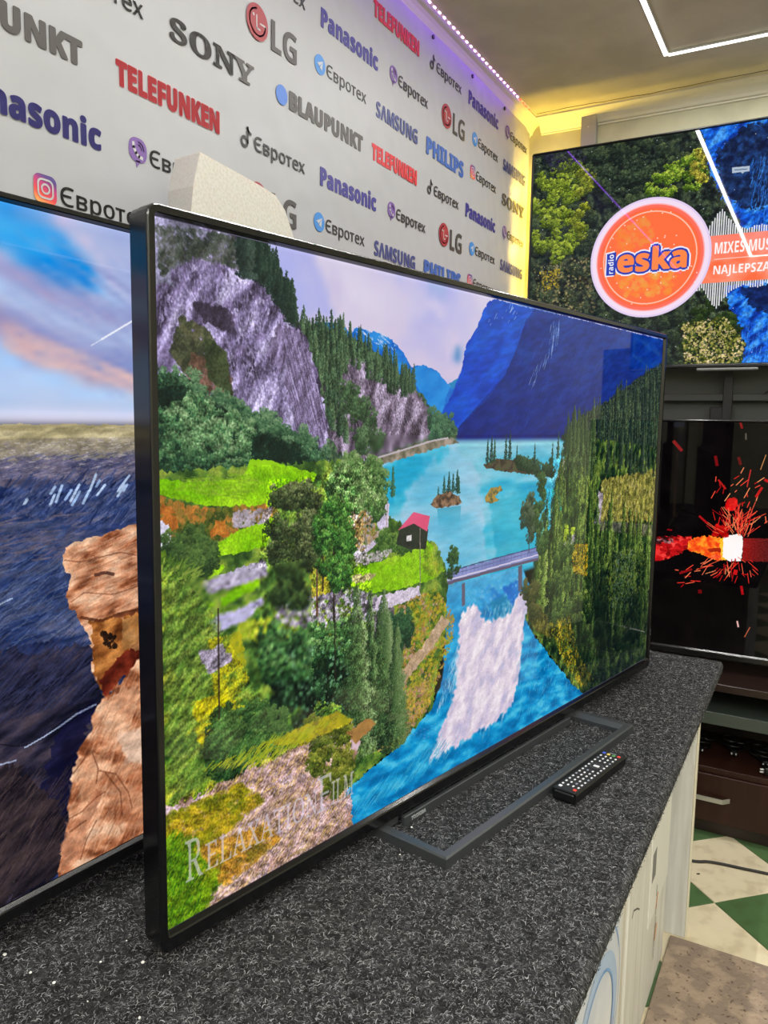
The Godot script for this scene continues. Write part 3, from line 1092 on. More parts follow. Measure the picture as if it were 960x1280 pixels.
# ---------------------------------------------------------------- below and around the counter
func under_counter():
	var card := mat(rgb(232, 236, 242), 0.5)
	card.albedo_texture = ramp_tex(noise_tex(0.01, 256, FastNoiseLite.TYPE_SIMPLEX_SMOOTH, 4, 51), 256, [rgb(232, 236, 242), rgb(255, 255, 255)], [0.3, 0.7])
	tri(card, 1.5)
	var t := thing("printed_carton", "white carton printed with a pale blue ring under the counter", "carton", Vector3(-0.278, 0, -1.16), PI / 2)
	part("carton_body", box_mesh(Vector3(-0.13, 0.36, -0.26), Vector3(0.85, 0.718, 0.52), 0.003), card, t)
	var blue := mat(rgb(120, 168, 222), 0.5)
	var pale := mat(rgb(176, 200, 232), 0.5)
	# a ring and its pale halo printed on the face; local x = -(z + 1.16)
	var s := st()
	var c := Vector2(0.13, 0.295)
	ring_quads(s, disc(48, 0.16, 0.16, c), disc(48, 0.127, 0.127, c), 0.0008)
	part("printed_halo", s, pale, t)
	s = st()
	ring_quads(s, disc(48, 0.130, 0.130, c), disc(48, 0.124, 0.124, c), 0.0012)
	ring_quads(s, disc(48, 0.20, 0.20, c + Vector2(-0.02, 0.02)), disc(48, 0.196, 0.196, c + Vector2(-0.02, 0.02)), 0.0009)
	part("printed_ring", s, blue, t)
	s = st()
	stroke(s, [Vector2(0.17, 0.10), Vector2(0.262, 0.25)], 0.03, 0.0014)
	part("printed_slash", s, mat(rgb(178, 190, 218), 0.5), t)
	# the second carton, with its taped seam, slit handle and print marks
	var white := mat(rgb(238, 238, 234), 0.5)
	white.albedo_texture = wood_tex(rgb(222, 220, 214), rgb(255, 255, 255), 61)
	tri(white, 2.4)
	t = thing("marked_carton", "off-white carton with orange print marks beside the counter's end panel", "carton", Vector3(-0.278, 0, -1.79), PI / 2)
	part("carton_body", box_mesh(Vector3(0, 0.36, -0.26), Vector3(0.50, 0.718, 0.52), 0.003), white, t)
	part("carton_flap", box_mesh(Vector3(0.115, 0.46, 0.001), Vector3(0.26, 0.46, 0.002), 0.0006), mat(rgb(236, 236, 230), 0.5), t)
	var ink := mat(rgb(98, 96, 92), 0.6)
	s = st()
	stroke(s, [Vector2(-0.215, 0.376), Vector2(-0.20, 0.384), Vector2(-0.16, 0.366), Vector2(-0.135, 0.350)], 0.004, 0.0008)
	part("handle_slit", s, ink, t)
	part("grey_label", box_mesh(Vector3(0.025, 0.37, 0.0022), Vector3(0.045, 0.07, 0.0006)), mat(rgb(128, 128, 126), 0.6), t)
	s = st()
	for e in [[0.092, 0.242], [0.100, 0.155]]:
		stroke(s, [Vector2(e[0] - 0.008, e[1] - 0.012), Vector2(e[0] + 0.008, e[1] + 0.014)], 0.014, 0.0025)
	part("orange_mark", s, mat(rgb(226, 150, 84), 0.5), t)
	s = st()
	for e in [[0.080, 0.275], [0.082, 0.225], [0.088, 0.188], [0.088, 0.135], [0.084, 0.105]]:
		stroke(s, [Vector2(e[0], e[1] - 0.012), Vector2(e[0] + 0.004, e[1] + 0.012)], 0.005, 0.0025)
	part("grey_mark", s, ink, t)

func small_things():
	# metal upright and rail on the far wall
	var zinc := mat(rgb(160, 160, 164), 0.45, 0.2)
	var t := thing("metal_upright", "grey metal mounting upright on the far wall above the wall television", "mounting rail", Vector3(-0.872, 0, WALL_Z))
	var s := st()
	box(s, Vector3(0, 1.68, 0.034), Vector3(0.056, 1.81, 0.003), 0.001)
	for k in [-1, 1]:
		box(s, Vector3(k * 0.0275, 1.68, 0.019), Vector3(0.003, 1.81, 0.032), 0.001)
	part("channel", s, zinc, t)
	for i in 9:
		var q := st()
		tube(q, [Vector3(0, 1.78 + i * 0.095, 0.0352), Vector3(0, 1.78 + i * 0.095, 0.0362)], 0.003, 8)
		part("rivet", q, mat(rgb(210, 210, 206), 0.3, 0.6), t)
	tag(part("wall_panel", box_mesh(Vector3(-0.24, 1.14, WALL_Z + 0.007), Vector3(1.7, 1.16, 0.012), 0.001), mat(rgb(78, 80, 78), 0.8)), "dark grey panel on the far wall behind the lower television", "wall panel")
	t = thing("wall_bracket", "dark steel bracket on the wall between the two far televisions", "bracket", Vector3(-0.30, 0, WALL_Z))
	part("cross_rail", box_mesh(Vector3(0, 1.506, 0.032), Vector3(1.3, 0.028, 0.036), 0.003), mat(rgb(66, 68, 66), 0.5, 0.3), t)
	part("bracket_post", box_mesh(Vector3(-0.012, 1.36, 0.058), Vector3(0.032, 0.86, 0.014), 0.002), mat(rgb(20, 20, 22), 0.5), t)
	part("bracket_gusset", box_mesh(Vector3(-0.045, 1.42, 0.054), Vector3(0.05, 0.10, 0.008), 0.002, Transform3D.IDENTITY), mat(rgb(20, 20, 22), 0.5), t)
	s = st()
	tube(s, curve([Vector3(-0.19, 1.52, -3.06), Vector3(-0.14, 1.545, -3.055), Vector3(-0.06, 1.57, -3.055), Vector3(0.10, 1.565, -3.055), Vector3(0.2, 1.66, -3.06)], 8), 0.004, 8)
	tag(part("wall_cable", s, mat(rgb(15, 15, 16), 0.5)), "thin black cable looping below the wall television", "cable")
	# cable on the floor
	s = st()
	tube(s, curve([Vector3(-0.60, 0.005, -2.50), Vector3(-0.40, 0.005, -2.52), Vector3(-0.271, 0.005, -2.547), Vector3(-0.228, 0.005, -2.568), Vector3(-0.181, 0.005, -2.578), Vector3(-0.123, 0.005, -2.584), Vector3(-0.055, 0.005, -2.593), Vector3(0.2, 0.005, -2.62), Vector3(0.5, 0.005, -2.58)], 8), 0.0045, 8)
	tag(part("floor_cable", s, mat(rgb(30, 28, 26), 0.5)), "dark brown cable lying across the floor tiles", "cable")
	# mat
	var mm := mat(rgb(166, 148, 132), 0.8)
	mm.albedo_texture = mat_texture()
	tri(bump(mm, noise_tex(0.04, 512, FastNoiseLite.TYPE_SIMPLEX_SMOOTH, 5, 66), 0.3), 1.7)
	tag(part("floor_mat", box_mesh(Vector3(0.33, 0.005, -1.42), Vector3(1.20, 0.009, 1.40), 0.002), mm), "worn brown mottled mat lying on the tiles beside the counter", "mat")
	# crumbs
	var w := mat(rgb(245, 244, 240), 0.7)
	var sph := SphereMesh.new()
	sph.radius = 0.0022
	sph.height = 0.0036
	sph.radial_segments = 8
	sph.rings = 5
	var r := RandomNumberGenerator.new()
	r.seed = 9
	for e in [[-0.807, -0.526, 1.0], [-0.754, -0.522, 0.8], [-0.717, -0.525, 1.0], [-0.656, -0.600, 0.9], [-0.699, -0.575, 0.7], [-0.594, -0.537, 0.9], [-0.702, -0.617, 0.5], [-0.795, -0.625, 0.5], [-0.804, -0.601, 0.5], [-0.840, -0.696, 0.4], [-0.814, -0.725, 0.4], [-0.525, -1.036, 0.8], [-0.504, -0.958, 0.6], [-0.661, -0.525, 0.5]]:
		var o := part("foam_crumb", sph, w)
		o.scale = Vector3(r.randf_range(0.7, 1.2), r.randf_range(0.7, 1.0), r.randf_range(0.7, 1.2)) * e[2]
		o.position = Vector3(e[0], DESK + 0.0014, e[1])
		o.rotation.y = r.randf() * 3
		tag(o, "tiny white foam crumb on the dark carpet of the counter", "crumb", "foam crumbs on the carpet")
	var chip := part("dark_chip", box_mesh(Vector3.ZERO, Vector3(0.010, 0.002, 0.005), 0.0006), mat(rgb(40, 34, 30), 0.7))
	chip.position = Vector3(-0.246, 0.0015, -2.485)
	chip.rotation.y = 0.6
	tag(chip, "small dark chip lying on a cream floor tile", "debris")

func mat_texture() -> ImageTexture:
	var n := 512
	var a := noise_tex(0.013, n, FastNoiseLite.TYPE_SIMPLEX_SMOOTH, 5, 71).get_seamless_image(n, n)
	var b := noise_tex(0.06, n, FastNoiseLite.TYPE_SIMPLEX_SMOOTH, 4, 72).get_seamless_image(n, n)
	a.convert(Image.FORMAT_L8)
	b.convert(Image.FORMAT_L8)
	var da := a.get_data()
	var db := b.get_data()
	var o := Image.create(n, n, false, Image.FORMAT_RGB8)
	for i in n * n:
		var v := da[i] / 255.0
		var u := db[i] / 255.0
		var c := Color(0.86, 0.85, 0.84).lerp(Color(1.0, 0.99, 0.96), smoothstep(0.40, 0.66, v))
		c = c.lerp(Color(1.0, 0.98, 0.92), smoothstep(0.03, 0.0, absf(v - 0.5)) * 0.6)
		c = c.lerp(Color(0.52, 0.46, 0.42), smoothstep(0.74, 0.84, u) * 0.8)
		o.set_pixel(i % n, i / n, c)
	return ImageTexture.create_from_image(o)

# ---------------------------------------------------------------- the pictures on the screens, painted layer by layer
var cv := PackedByteArray()
var cw := 0
var ch := 0
var pr := RandomNumberGenerator.new()
var nz := []

func canvas(w: int, h: int, sd: int):
	cw = w
	ch = h
	pr.seed = sd
	cv = PackedByteArray()
	cv.resize(w * h * 3)
	if nz.is_empty():
		# 0 soft clouds, 1 broken rock, 2 fine grain, 3 cells, 4 finest grain, 5 clumps
		for e in [[0.006, FastNoiseLite.TYPE_SIMPLEX_SMOOTH, 4], [0.016, FastNoiseLite.TYPE_SIMPLEX, 6], [0.11, FastNoiseLite.TYPE_SIMPLEX, 3], [0.03, FastNoiseLite.TYPE_CELLULAR, 2], [0.16, FastNoiseLite.TYPE_SIMPLEX, 2], [0.045, FastNoiseLite.TYPE_SIMPLEX, 5]]:
			var im := noise_tex(e[0], 512, e[1], e[2], 90 + nz.size()).get_seamless_image(512, 512)
			im.convert(Image.FORMAT_L8)
			nz.append(im.get_data())

func finish() -> ImageTexture:
	return ImageTexture.create_from_image(Image.create_from_data(cw, ch, false, Image.FORMAT_RGB8, cv))

func lut(cols: Array) -> PackedByteArray:
	var o := PackedByteArray()
	o.resize(768)
	var n := cols.size() / 3 - 1
	var cc := []
	for k in n + 1:
		cc.append(rgb(cols[k * 3], cols[k * 3 + 1], cols[k * 3 + 2]))
	for i in 256:
		# noise gathers round the middle: stretch it
		var t := clampf((i / 255.0 - 0.5) * 1.7 + 0.5, 0.0, 1.0) * n
		var k := mini(int(t), n - 1) if n > 0 else 0
		var c: Color = cc[0] if n == 0 else cc[k].lerp(cc[k + 1], t - k)
		o[i * 3] = c.r8
		o[i * 3 + 1] = c.g8
		o[i * 3 + 2] = c.b8
	return o

func ragged(p: Array, amp: float) -> PackedVector2Array:
	var o := PackedVector2Array()
	var n := p.size() / 2
	for i in n:
		var a := Vector2(p[i * 2], p[i * 2 + 1])
		var j := (i + 1) % n
		var b := Vector2(p[j * 2], p[j * 2 + 1])
		o.append(a)
		if amp > 0.0:
			var m := int(a.distance_to(b) / 5.0)
			for k in range(1, m):
				o.append(a.lerp(b, float(k) / m) + Vector2(pr.randf_range(-amp, amp), pr.randf_range(-amp, amp)))
	return o

func spans(q: PackedVector2Array) -> Array:
	var lo := INF
	var hi := -INF
	for v in q:
		lo = minf(lo, v.y)
		hi = maxf(hi, v.y)
	var y0 := maxi(0, int(ceil(lo)))
	var y1 := mini(ch - 1, int(hi))
	var out := []
	var n := q.size()
	var rows := []
	rows.resize(maxi(0, y1 - y0 + 1))
	for i in n:
		var a := q[i]
		var b := q[(i + 1) % n]
		if a.y > b.y:
			var c := a
			a = b
			b = c
		if b.y <= a.y:
			continue
		for y in range(maxi(y0, int(ceil(a.y))), mini(y1 + 1, int(ceil(b.y)))):
			var r = rows[y - y0]
			if r == null:
				r = PackedFloat32Array()
			r.append(a.x + (b.x - a.x) * (y - a.y) / (b.y - a.y))
			rows[y - y0] = r
	for k in rows.size():
		if rows[k] == null:
			continue
		var r: PackedFloat32Array = rows[k]
		r.sort()
		for i in range(0, r.size() - 1, 2):
			var x0 := maxi(0, int(ceil(r[i])))
			var x1 := mini(cw - 1, int(r[i + 1]))
			if x1 >= x0:
				out.append(Vector3i(y0 + k, x0, x1))
	return out

# fill an outline with a colour ramp driven by one of the noise tables
func F(p: Array, cols: Array, kind := 0, sx := 1.0, sy := 1.0, sh := 0.0, rag := 0.0, a := 1.0):
	var l := lut(cols)
	var t: PackedByteArray = nz[kind]
	var k := int(a * 256)
	for e in spans(ragged(p, rag)):
		var y: int = e.x
		var row := (int(y * sy) & 511) * 512
		var off := y * sh + 100000.0
		var at: int = (y * cw + e.y) * 3
		for x in range(e.y, e.z + 1):
			var v := t[row + (int(x * sx + off) & 511)] * 3
			if k == 256:
				cv[at] = l[v]
				cv[at + 1] = l[v + 1]
				cv[at + 2] = l[v + 2]
			else:
				cv[at] += ((l[v] - cv[at]) * k) >> 8
				cv[at + 1] += ((l[v + 1] - cv[at + 1]) * k) >> 8
				cv[at + 2] += ((l[v + 2] - cv[at + 2]) * k) >> 8
			at += 3

# wash from one colour to another along y; alpha from a0 to a1
func G(p: Array, A: Color, B: Color, a0: float, a1: float, across := false):
	var q := ragged(p, 0.0)
	var lo := INF
	var hi := -INF
	for v in q:
		var w := v.x if across else v.y
		lo = minf(lo, w)
		hi = maxf(hi, w)
	for e in spans(q):
		var at: int = (e.x * cw + e.y) * 3
		for x in range(e.y, e.z + 1):
			var t: float = ((x if across else e.x) - lo) / (hi - lo)
			var c := A.lerp(B, t)
			var k := int(lerpf(a0, a1, t) * 256)
			cv[at] += ((c.r8 - cv[at]) * k) >> 8
			cv[at + 1] += ((c.g8 - cv[at + 1]) * k) >> 8
			cv[at + 2] += ((c.b8 - cv[at + 2]) * k) >> 8
			at += 3

# soften a rectangle of the picture
func B(x0: int, y0: int, x1: int, y1: int, k: int):
	x0 = clampi(x0, 0, cw)
	x1 = clampi(x1, 0, cw)
	y0 = clampi(y0, 0, ch)
	y1 = clampi(y1, 0, ch)
	var im := Image.create_from_data(cw, ch, false, Image.FORMAT_RGB8, cv)
	var r := im.get_region(Rect2i(x0, y0, x1 - x0, y1 - y0))
	r.resize(maxi(2, (x1 - x0) / k), maxi(2, (y1 - y0) / k), Image.INTERPOLATE_LANCZOS)
	r.resize(x1 - x0, y1 - y0, Image.INTERPOLATE_CUBIC)
	im.blit_rect(r, Rect2i(0, 0, x1 - x0, y1 - y0), Vector2i(x0, y0))
	cv = im.get_data()

func dab(cx: float, cy: float, rx: float, ry: float, c: Color, a := 1.0):
	var r := c.r8
	var g := c.g8
	var b := c.b8
	var k := int(a * 256)
	for y in range(maxi(0, int(cy - ry)), mini(ch - 1, int(cy + ry)) + 1):
		var d := (y - cy) / ry
		var w := rx * sqrt(maxf(0.0, 1.0 - d * d))
		var x0 := maxi(0, int(cx - w + 0.5))
		var x1 := mini(cw - 1, int(cx + w))
		var at := (y * cw + x0) * 3
		for x in range(x0, x1 + 1):
			cv[at] += ((r - cv[at]) * k) >> 8
			cv[at + 1] += ((g - cv[at + 1]) * k) >> 8
			cv[at + 2] += ((b - cv[at + 2]) * k) >> 8
			at += 3

func pick(cols: Array, t: float) -> Color:
	var n := cols.size() / 3 - 1
	t = clampf(t, 0.0, 0.9999) * n
	var i := int(t) * 3
	var j := mini(int(t) + 1, n) * 3
	return rgb(cols[i], cols[i + 1], cols[i + 2]).lerp(rgb(cols[j], cols[j + 1], cols[j + 2]), t - int(t))

func inside(q: PackedVector2Array, n: int) -> PackedVector2Array:
	var lo := q[0]
	var hi := q[0]
	for v in q:
		lo = lo.min(v)
		hi = hi.max(v)
	var o := PackedVector2Array()
	var tries := 0
	while o.size() < n and tries < n * 12:
		tries += 1
		var v := Vector2(pr.randf_range(lo.x, hi.x), pr.randf_range(lo.y, hi.y))
		if Geometry2D.is_point_in_polygon(v, q):
			o.append(v)
	return o

# photographic mottling: the picture made lighter and darker by clumps and by grain
func N(p: Array, grain: float, clump: float, sx := 1.0, sy := 1.0, sh := 0.0):
	var A: PackedByteArray = nz[4]
	var B: PackedByteArray = nz[5]
	var ga := int(grain * 120)
	var gb := int(clump * 120)
	for e in spans(ragged(p, 0.0)):
		var y: int = e.x
		var ra := (y & 511) * 512
		var rb := (int(y * sy) & 511) * 512
		var off := y * sh + 100000.0
		var at: int = (y * cw + e.y) * 3
		for x in range(e.y, e.z + 1):
			var k := 256 + ((A[ra + (int(x * 1.25) & 511)] - 128) * ga + (B[rb + (int(x * sx + off) & 511)] - 128) * gb) / 128
			if k < 40:
				k = 40
			cv[at] = mini((cv[at] * k) >> 8, 255)
			cv[at + 1] = mini((cv[at + 1] * k) >> 8, 255)
			cv[at + 2] = mini((cv[at + 2] * k) >> 8, 255)
			at += 3

# flecks of leaf, stone or light scattered over an outline
func D(p: Array, n: int, r0: float, r1: float, cols: Array, asp := 1.0, a := 0.85):
	for v in inside(ragged(p, 0.0), n):
		var r := pr.randf_range(r0, r1)
		var clump: float = nz[1][(int(v.y) & 511) * 512 + (int(v.x) & 511)] / 255.0
		dab(v.x, v.y, maxf(r * asp, 0.6), r, pick(cols, pr.randf() * 0.65 + (clump - 0.5) * 1.1 + 0.18), a)

func fir(x: float, base: float, h: float, w: float, cols: Array):
	# each tree has a tone of its own; its lit side is the right one
	var tone := pr.randf_range(-0.22, 0.2)
	var ph := pr.randf() * 6.0
	for i in int(h):
		var t := i / h
		var ww := w * (0.10 + 0.9 * pow(t, 0.8)) * (0.45 + 0.55 * absf(sin(t * 15.0 + ph))) * pr.randf_range(0.6, 1.15)
		var y := base - h + i
		var n := int(ww * 1.2) + 1
		for k in n:
			var u := pr.randf_range(-1, 1)
			dab(x + u * ww, y + pr.randf_range(0, 3), 1.0, 0.9, pick(cols, 0.3 + tone + u * 0.32 - t * 0.12 + pr.randf() * 0.4), 0.75)

# conifers standing in an outline
func T(p: Array, n: int, h0: float, h1: float, wf: float, cols: Array):
	var a := Array(inside(ragged(p, 0.0), n))
	a.sort_custom(func(u, v): return u.y < v.y)
	for v in a:
		var h := pr.randf_range(h0, h1)
		fir(v.x, v.y, h, h * wf * pr.randf_range(0.8, 1.2), cols)

# leafy crowns: lit above, dark below
func R(p: Array, n: int, r0: float, r1: float, cols: Array, leaf := 2.0):
	var a := Array(inside(ragged(p, 0.0), n))
	a.sort_custom(func(u, v): return u.y < v.y)
	for v in a:
		var r := pr.randf_range(r0, r1)
		var tint := pr.randf_range(-0.16, 0.16)
		for k in 9:
			var g := pr.randf() * TAU
			dab(v.x + cos(g) * r * 0.45, v.y + r * 0.25 + sin(g) * r * 0.4, r * 0.4, r * 0.34, pick(cols, 0.05 + pr.randf() * 0.15), 0.5)
		# tufts, each lit above and dark below
		for k in int(r * 0.8) + 3:
			var g := pr.randf() * TAU
			var d := sqrt(pr.randf()) * r
			var c := Vector2(cos(g) * d, sin(g) * d * 0.95)
			var q := r * pr.randf_range(0.16, 0.34)
			var lit := 0.38 + tint - c.y / r * 0.3 + c.x / r * 0.15
			for l in int(q * q * 1.5 / leaf) + 3:
				var h := pr.randf() * TAU
				var e := sqrt(pr.randf()) * q
				dab(v.x + c.x + cos(h) * e, v.y + c.y + sin(h) * e * 0.8, pr.randf_range(0.6, 0.75) * leaf, pr.randf_range(0.45, 0.6) * leaf, pick(cols, lit - sin(h) * e / q * 0.24 + pr.randf_range(-0.2, 0.25)), 0.75)

func L(p: Array, w: float, c: Color, a := 1.0):
	for i in range(0, p.size() - 2, 2):
		var u := Vector2(p[i], p[i + 1])
		var v := Vector2(p[i + 2], p[i + 3])
		var n := (v - u).orthogonal().normalized() * w * 0.5
		F([u.x + n.x, u.y + n.y, v.x + n.x, v.y + n.y, v.x - n.x, v.y - n.y, u.x - n.x, u.y - n.y], [c.r8, c.g8, c.b8], 0, 1, 1, 0, 0, a)

# short strokes over an outline, all leaning one way
func H(p: Array, n: int, len0: float, len1: float, ang: float, w: float, cols: Array, a := 0.7, spread := 0.25):
	for v in inside(ragged(p, 0.0), n):
		var g := deg_to_rad(ang) + pr.randf_range(-spread, spread)
		var l := pr.randf_range(len0, len1)
		var c := pick(cols, pr.randf())
		var d := Vector2(cos(g), sin(g))
		for k in int(l):
			dab(v.x + d.x * k, v.y + d.y * k, w, w * 0.8, c, a)

# lettering: the triangles of a text mesh, drawn into the picture
func W(text: String, x: float, y: float, w: float, h: float, c: Color, a := 1.0, bold := true, serif := false, grow := 0.0, turn := 0.0):
	var t := letters(text, bold, serif)
	var bb := t.get_aabb()
	var arr := t.surface_get_arrays(0)
	var vs: PackedVector3Array = arr[Mesh.ARRAY_VERTEX]
	var ns: PackedVector3Array = arr[Mesh.ARRAY_NORMAL]
	var ix: PackedInt32Array = arr[Mesh.ARRAY_INDEX]
	for g in (8 if grow > 0.0 else 1):
		var o := Vector2(cos(g * PI / 4), sin(g * PI / 4)) * grow
		for i in range(0, ix.size(), 3):
			if ns[ix[i]].z < 0.9:
				continue
			var q := []
			for k in 3:
				var v := vs[ix[i + k]]
				var e := Vector2((v.x - bb.position.x) / bb.size.x * w, (bb.position.y - v.y) / bb.size.y * h).rotated(turn)
				q.append(x + e.x + o.x)
				q.append(y + e.y + o.y)
			F(q, [c.r8, c.g8, c.b8], 0, 1, 1, 0, 0, a)

func fjord_picture() -> Texture2D:
	canvas(1600, 900, 101)
	F([-2, -8, 1605, -9, 1652, 298, -11, 407], [168, 172, 232, 186, 186, 232, 205, 196, 226, 214, 206, 228], 0, 0.5, 1.2, 0.2, 0, 1)
	G([243, -17, 746, -13, 756, 160, 244, 183], rgb(196, 190, 226), rgb(222, 200, 214), 0.2, 0.75, false)
	F([129, -6, 259, -3, 309, 86, 243, 93, 169, 28], [150, 158, 228, 172, 176, 232], 0, 0.8, 0.9, 0, 6, 0.7)
	F([317, 4, 499, 1, 592, 42, 419, 74, 326, 61], [206, 198, 226, 222, 214, 232], 0, 0.6, 1, 0, 10, 0.5)
	F([533, 3, 591, 4, 582, 19, 540, 16], [150, 180, 215], 0, 1, 1, 0, 4, 0.5)
	F([607, 110, 634, 94, 641, 125, 615, 126], [60, 130, 190], 0, 1, 1, 0, 3, 0.6)
	B(0, 0, 1600, 620, 14)
	F([267, 93, 300, 90, 323, 92, 339, 102, 355, 92, 372, 94, 400, 95, 440, 103, 471, 123, 491, 143, 526, 138, 568, 148, 603, 170, 642, 151, 673, 146, 662, 193, 601, 238, 464, 259, 276, 228], [10, 92, 190, 22, 112, 205, 40, 140, 220], 1, 0.7, 1.3, 0.5, 2, 1)
	F([498, 145, 526, 138, 568, 148, 603, 171, 580, 217, 559, 228, 535, 197, 505, 174], [18, 120, 205, 36, 140, 218], 1, 0.8, 1.2, 0.6, 1.5, 1)
	F([598, 167, 634, 151, 678, 143, 661, 164, 628, 183], [24, 120, 180, 40, 140, 190], 0, 1, 1, 0, 2, 1)
	H([344, 97, 410, 90, 440, 104, 461, 121, 400, 114], 44, 3, 9.8, 30, 0.66, [190, 205, 235, 235, 230, 240], 0.595, 0.25)
	F([284, 87, 317, 76, 344, 90, 309, 94], [200, 200, 230], 0, 1, 1, 0, 5, 0.5)
	F([741, 1, 1607, 1, 1651, 289, 578, 271, 576, 227, 618, 173, 639, 136, 652, 92, 687, 57, 704, 26, 725, 6], [0, 52, 172, 2, 66, 190, 8, 84, 204], 1, 0.5, 0.8, 0.7, 2, 1)
	G([741, 1, 1004, -2, 815, 141, 582, 271, 576, 227, 639, 136, 687, 57], rgb(16, 92, 190), rgb(0, 60, 190), 0.5, 0.1, false)
	F([894, 1, 1607, 1, 1651, 289, 592, 271, 651, 233, 730, 187, 790, 138, 835, 77, 857, 31], [2, 30, 116, 6, 40, 134, 12, 56, 150], 1, 0.5, 0.8, 0.8, 2, 1)
	G([894, 1, 1607, 1, 1651, 289, 592, 271, 790, 138], rgb(8, 60, 140), rgb(2, 16, 104), 0.35, 0.65, false)
	H([969, 7, 1012, 4, 992, 74, 954, 77], 27, 12, 35, 100, 0.6, [150, 170, 215, 200, 210, 235], 0.4675, 0.08)
	H([927, 86, 975, 82, 905, 150, 879, 154], 17, 12, 30.8, 118, 0.6, [150, 170, 215, 205, 212, 235], 0.425, 0.08)
	H([707, 29, 806, 5, 838, 30, 722, 57], 15, 4.8, 18.2, -50, 0.6, [160, 180, 220, 210, 215, 235], 0.51, 0.25)
	H([812, 95, 1083, 39, 1398, 70, 1182, 215, 822, 252], 102, 12, 42, -55, 0.72, [14, 66, 150, 26, 82, 160], 0.2975, 0.2)
	F([1027, 266, 1124, 216, 1266, 175, 1454, 107, 1604, 60, 1656, 481, 1042, 432], [14, 26, 38, 30, 46, 44, 66, 82, 58], 2, 1, 1, 0, 4, 1)
	T([1036, 281, 1163, 230, 1338, 183, 1610, 99, 1642, 388, 1114, 363], 260, 34, 78, 0.2, [12, 22, 30, 28, 46, 40, 58, 78, 54, 110, 122, 78])
	N([742, 4, 1607, 1, 1651, 289, 582, 271, 639, 136, 704, 32], 0.1, 0.3, 0.5, 1, 0.8)
	N([1027, 266, 1266, 175, 1604, 60, 1656, 481, 1042, 432], 0.7, 0.6, 1, 1, 0)
	F([225, 97, 251, 95, 301, 101, 363, 114, 420, 133, 462, 158, 505, 177, 535, 197, 554, 224, 600, 226, 631, 252, 627, 270, 509, 282, 404, 301, 329, 313, 244, 275], [42, 62, 50, 66, 92, 66, 92, 118, 82], 2, 0.8, 0.6, 0, 3, 1)
	F([316, 137, 345, 138, 386, 149, 433, 169, 475, 181, 510, 187, 538, 208, 553, 238, 542, 263, 465, 279, 394, 294, 329, 291, 280, 252, 276, 193, 296, 169], [58, 48, 62, 98, 84, 104, 136, 120, 142, 184, 168, 196], 1, 1.6, 0.6, 0.5, 5, 1)
	H([316, 140, 510, 187, 549, 259, 385, 293, 280, 258], 714, 4.8, 21, 66, 0.6, [60, 50, 62, 110, 96, 116, 190, 174, 200], 0.4675, 0.2)
	T([228, 112, 309, 110, 421, 140, 505, 182, 463, 199, 345, 154, 310, 204, 347, 277, 285, 240, 252, 172], 240, 22, 46, 0.2, [26, 42, 36, 48, 70, 52, 78, 104, 72, 108, 128, 92])
	R([324, 168, 364, 178, 403, 239, 424, 278, 347, 271], 26, 10, 18, [38, 58, 40, 64, 90, 60, 96, 120, 84], 2)
	R([555, 227, 600, 232, 639, 259, 597, 269, 565, 259], 20, 10, 22, [34, 62, 50, 60, 98, 74, 88, 124, 88], 2)
	N([225, 97, 363, 114, 554, 224, 631, 252, 404, 301, 244, 275], 0.6, 0.6, 1, 0.7, 0.4)
	F([-4, -6, 132, -5, 144, 24, 163, 37, 201, 57, 225, 76, 237, 103, 253, 128, 273, 170, 286, 217, 294, 258, 284, 290, 213, 292, 126, 273, -7, 214], [52, 44, 64, 92, 80, 112, 132, 118, 160, 176, 164, 208, 206, 196, 236], 1, 1.2, 0.55, 0.62, 4, 1)
	H([8, 26, 128, 4, 228, 95, 284, 276, 183, 274, 40, 154, 6, 119], 1530, 3.6, 18.2, 80, 0.66, [64, 54, 78, 110, 96, 132, 160, 148, 194, 212, 202, 240], 0.323, 0.45)
	D([8, 26, 128, 4, 228, 95, 284, 276, 183, 274, 40, 154, 6, 119], 1540, 1.1, 3.6, [50, 42, 60, 96, 84, 112, 150, 138, 182, 214, 204, 240], 0.6, 0.5)
	F([169, 144, 201, 174, 225, 229, 251, 275, 280, 276, 276, 205, 253, 137, 231, 106, 198, 98], [70, 58, 80, 120, 104, 140, 170, 156, 200], 1, 3.2, 0.4, 0.9, 5, 0.75)
	H([198, 98, 240, 107, 287, 228, 280, 278, 228, 263], 884, 9.6, 42, 70, 0.6, [60, 50, 70, 120, 104, 142, 190, 178, 222], 0.4675, 0.1)
	F([-4, -6, 103, -5, 128, 4, 87, 27, 36, 30, 24, 70, -4, 83], [84, 88, 96, 118, 120, 138, 156, 152, 186], 1, 1, 1, 0.4, 8, 0.75)
	D([3, 9, 115, -2, 144, 24, 169, 43, 102, 38, 53, 37, 7, 67], 528, 1.65, 4.2, [44, 52, 48, 70, 78, 66, 98, 100, 98], 1, 0.55)
	D([35, 111, 79, 126, 96, 160, 45, 183, 21, 155], 484, 1.65, 4.8, [40, 44, 36, 66, 72, 50, 96, 94, 70], 1, 0.7)
	D([51, 153, 114, 179, 107, 231, 39, 203], 352, 1.65, 4.8, [70, 54, 44, 110, 80, 66, 140, 106, 96], 1, 0.6)
	D([70, 132, 101, 149, 113, 210, 78, 181], 308, 2.2, 5.4, [46, 56, 38, 74, 86, 54], 1, 0.7)
	D([52, 92, 108, 92, 122, 125, 71, 112], 264, 1.65, 4.8, [44, 36, 52, 70, 60, 80], 0.7, 0.55)
	T([128, 34, 152, 46, 183, 70, 213, 97, 234, 110, 222, 93, 192, 58, 152, 20], 60, 34, 62, 0.24, [20, 34, 34, 38, 58, 48, 62, 84, 62])
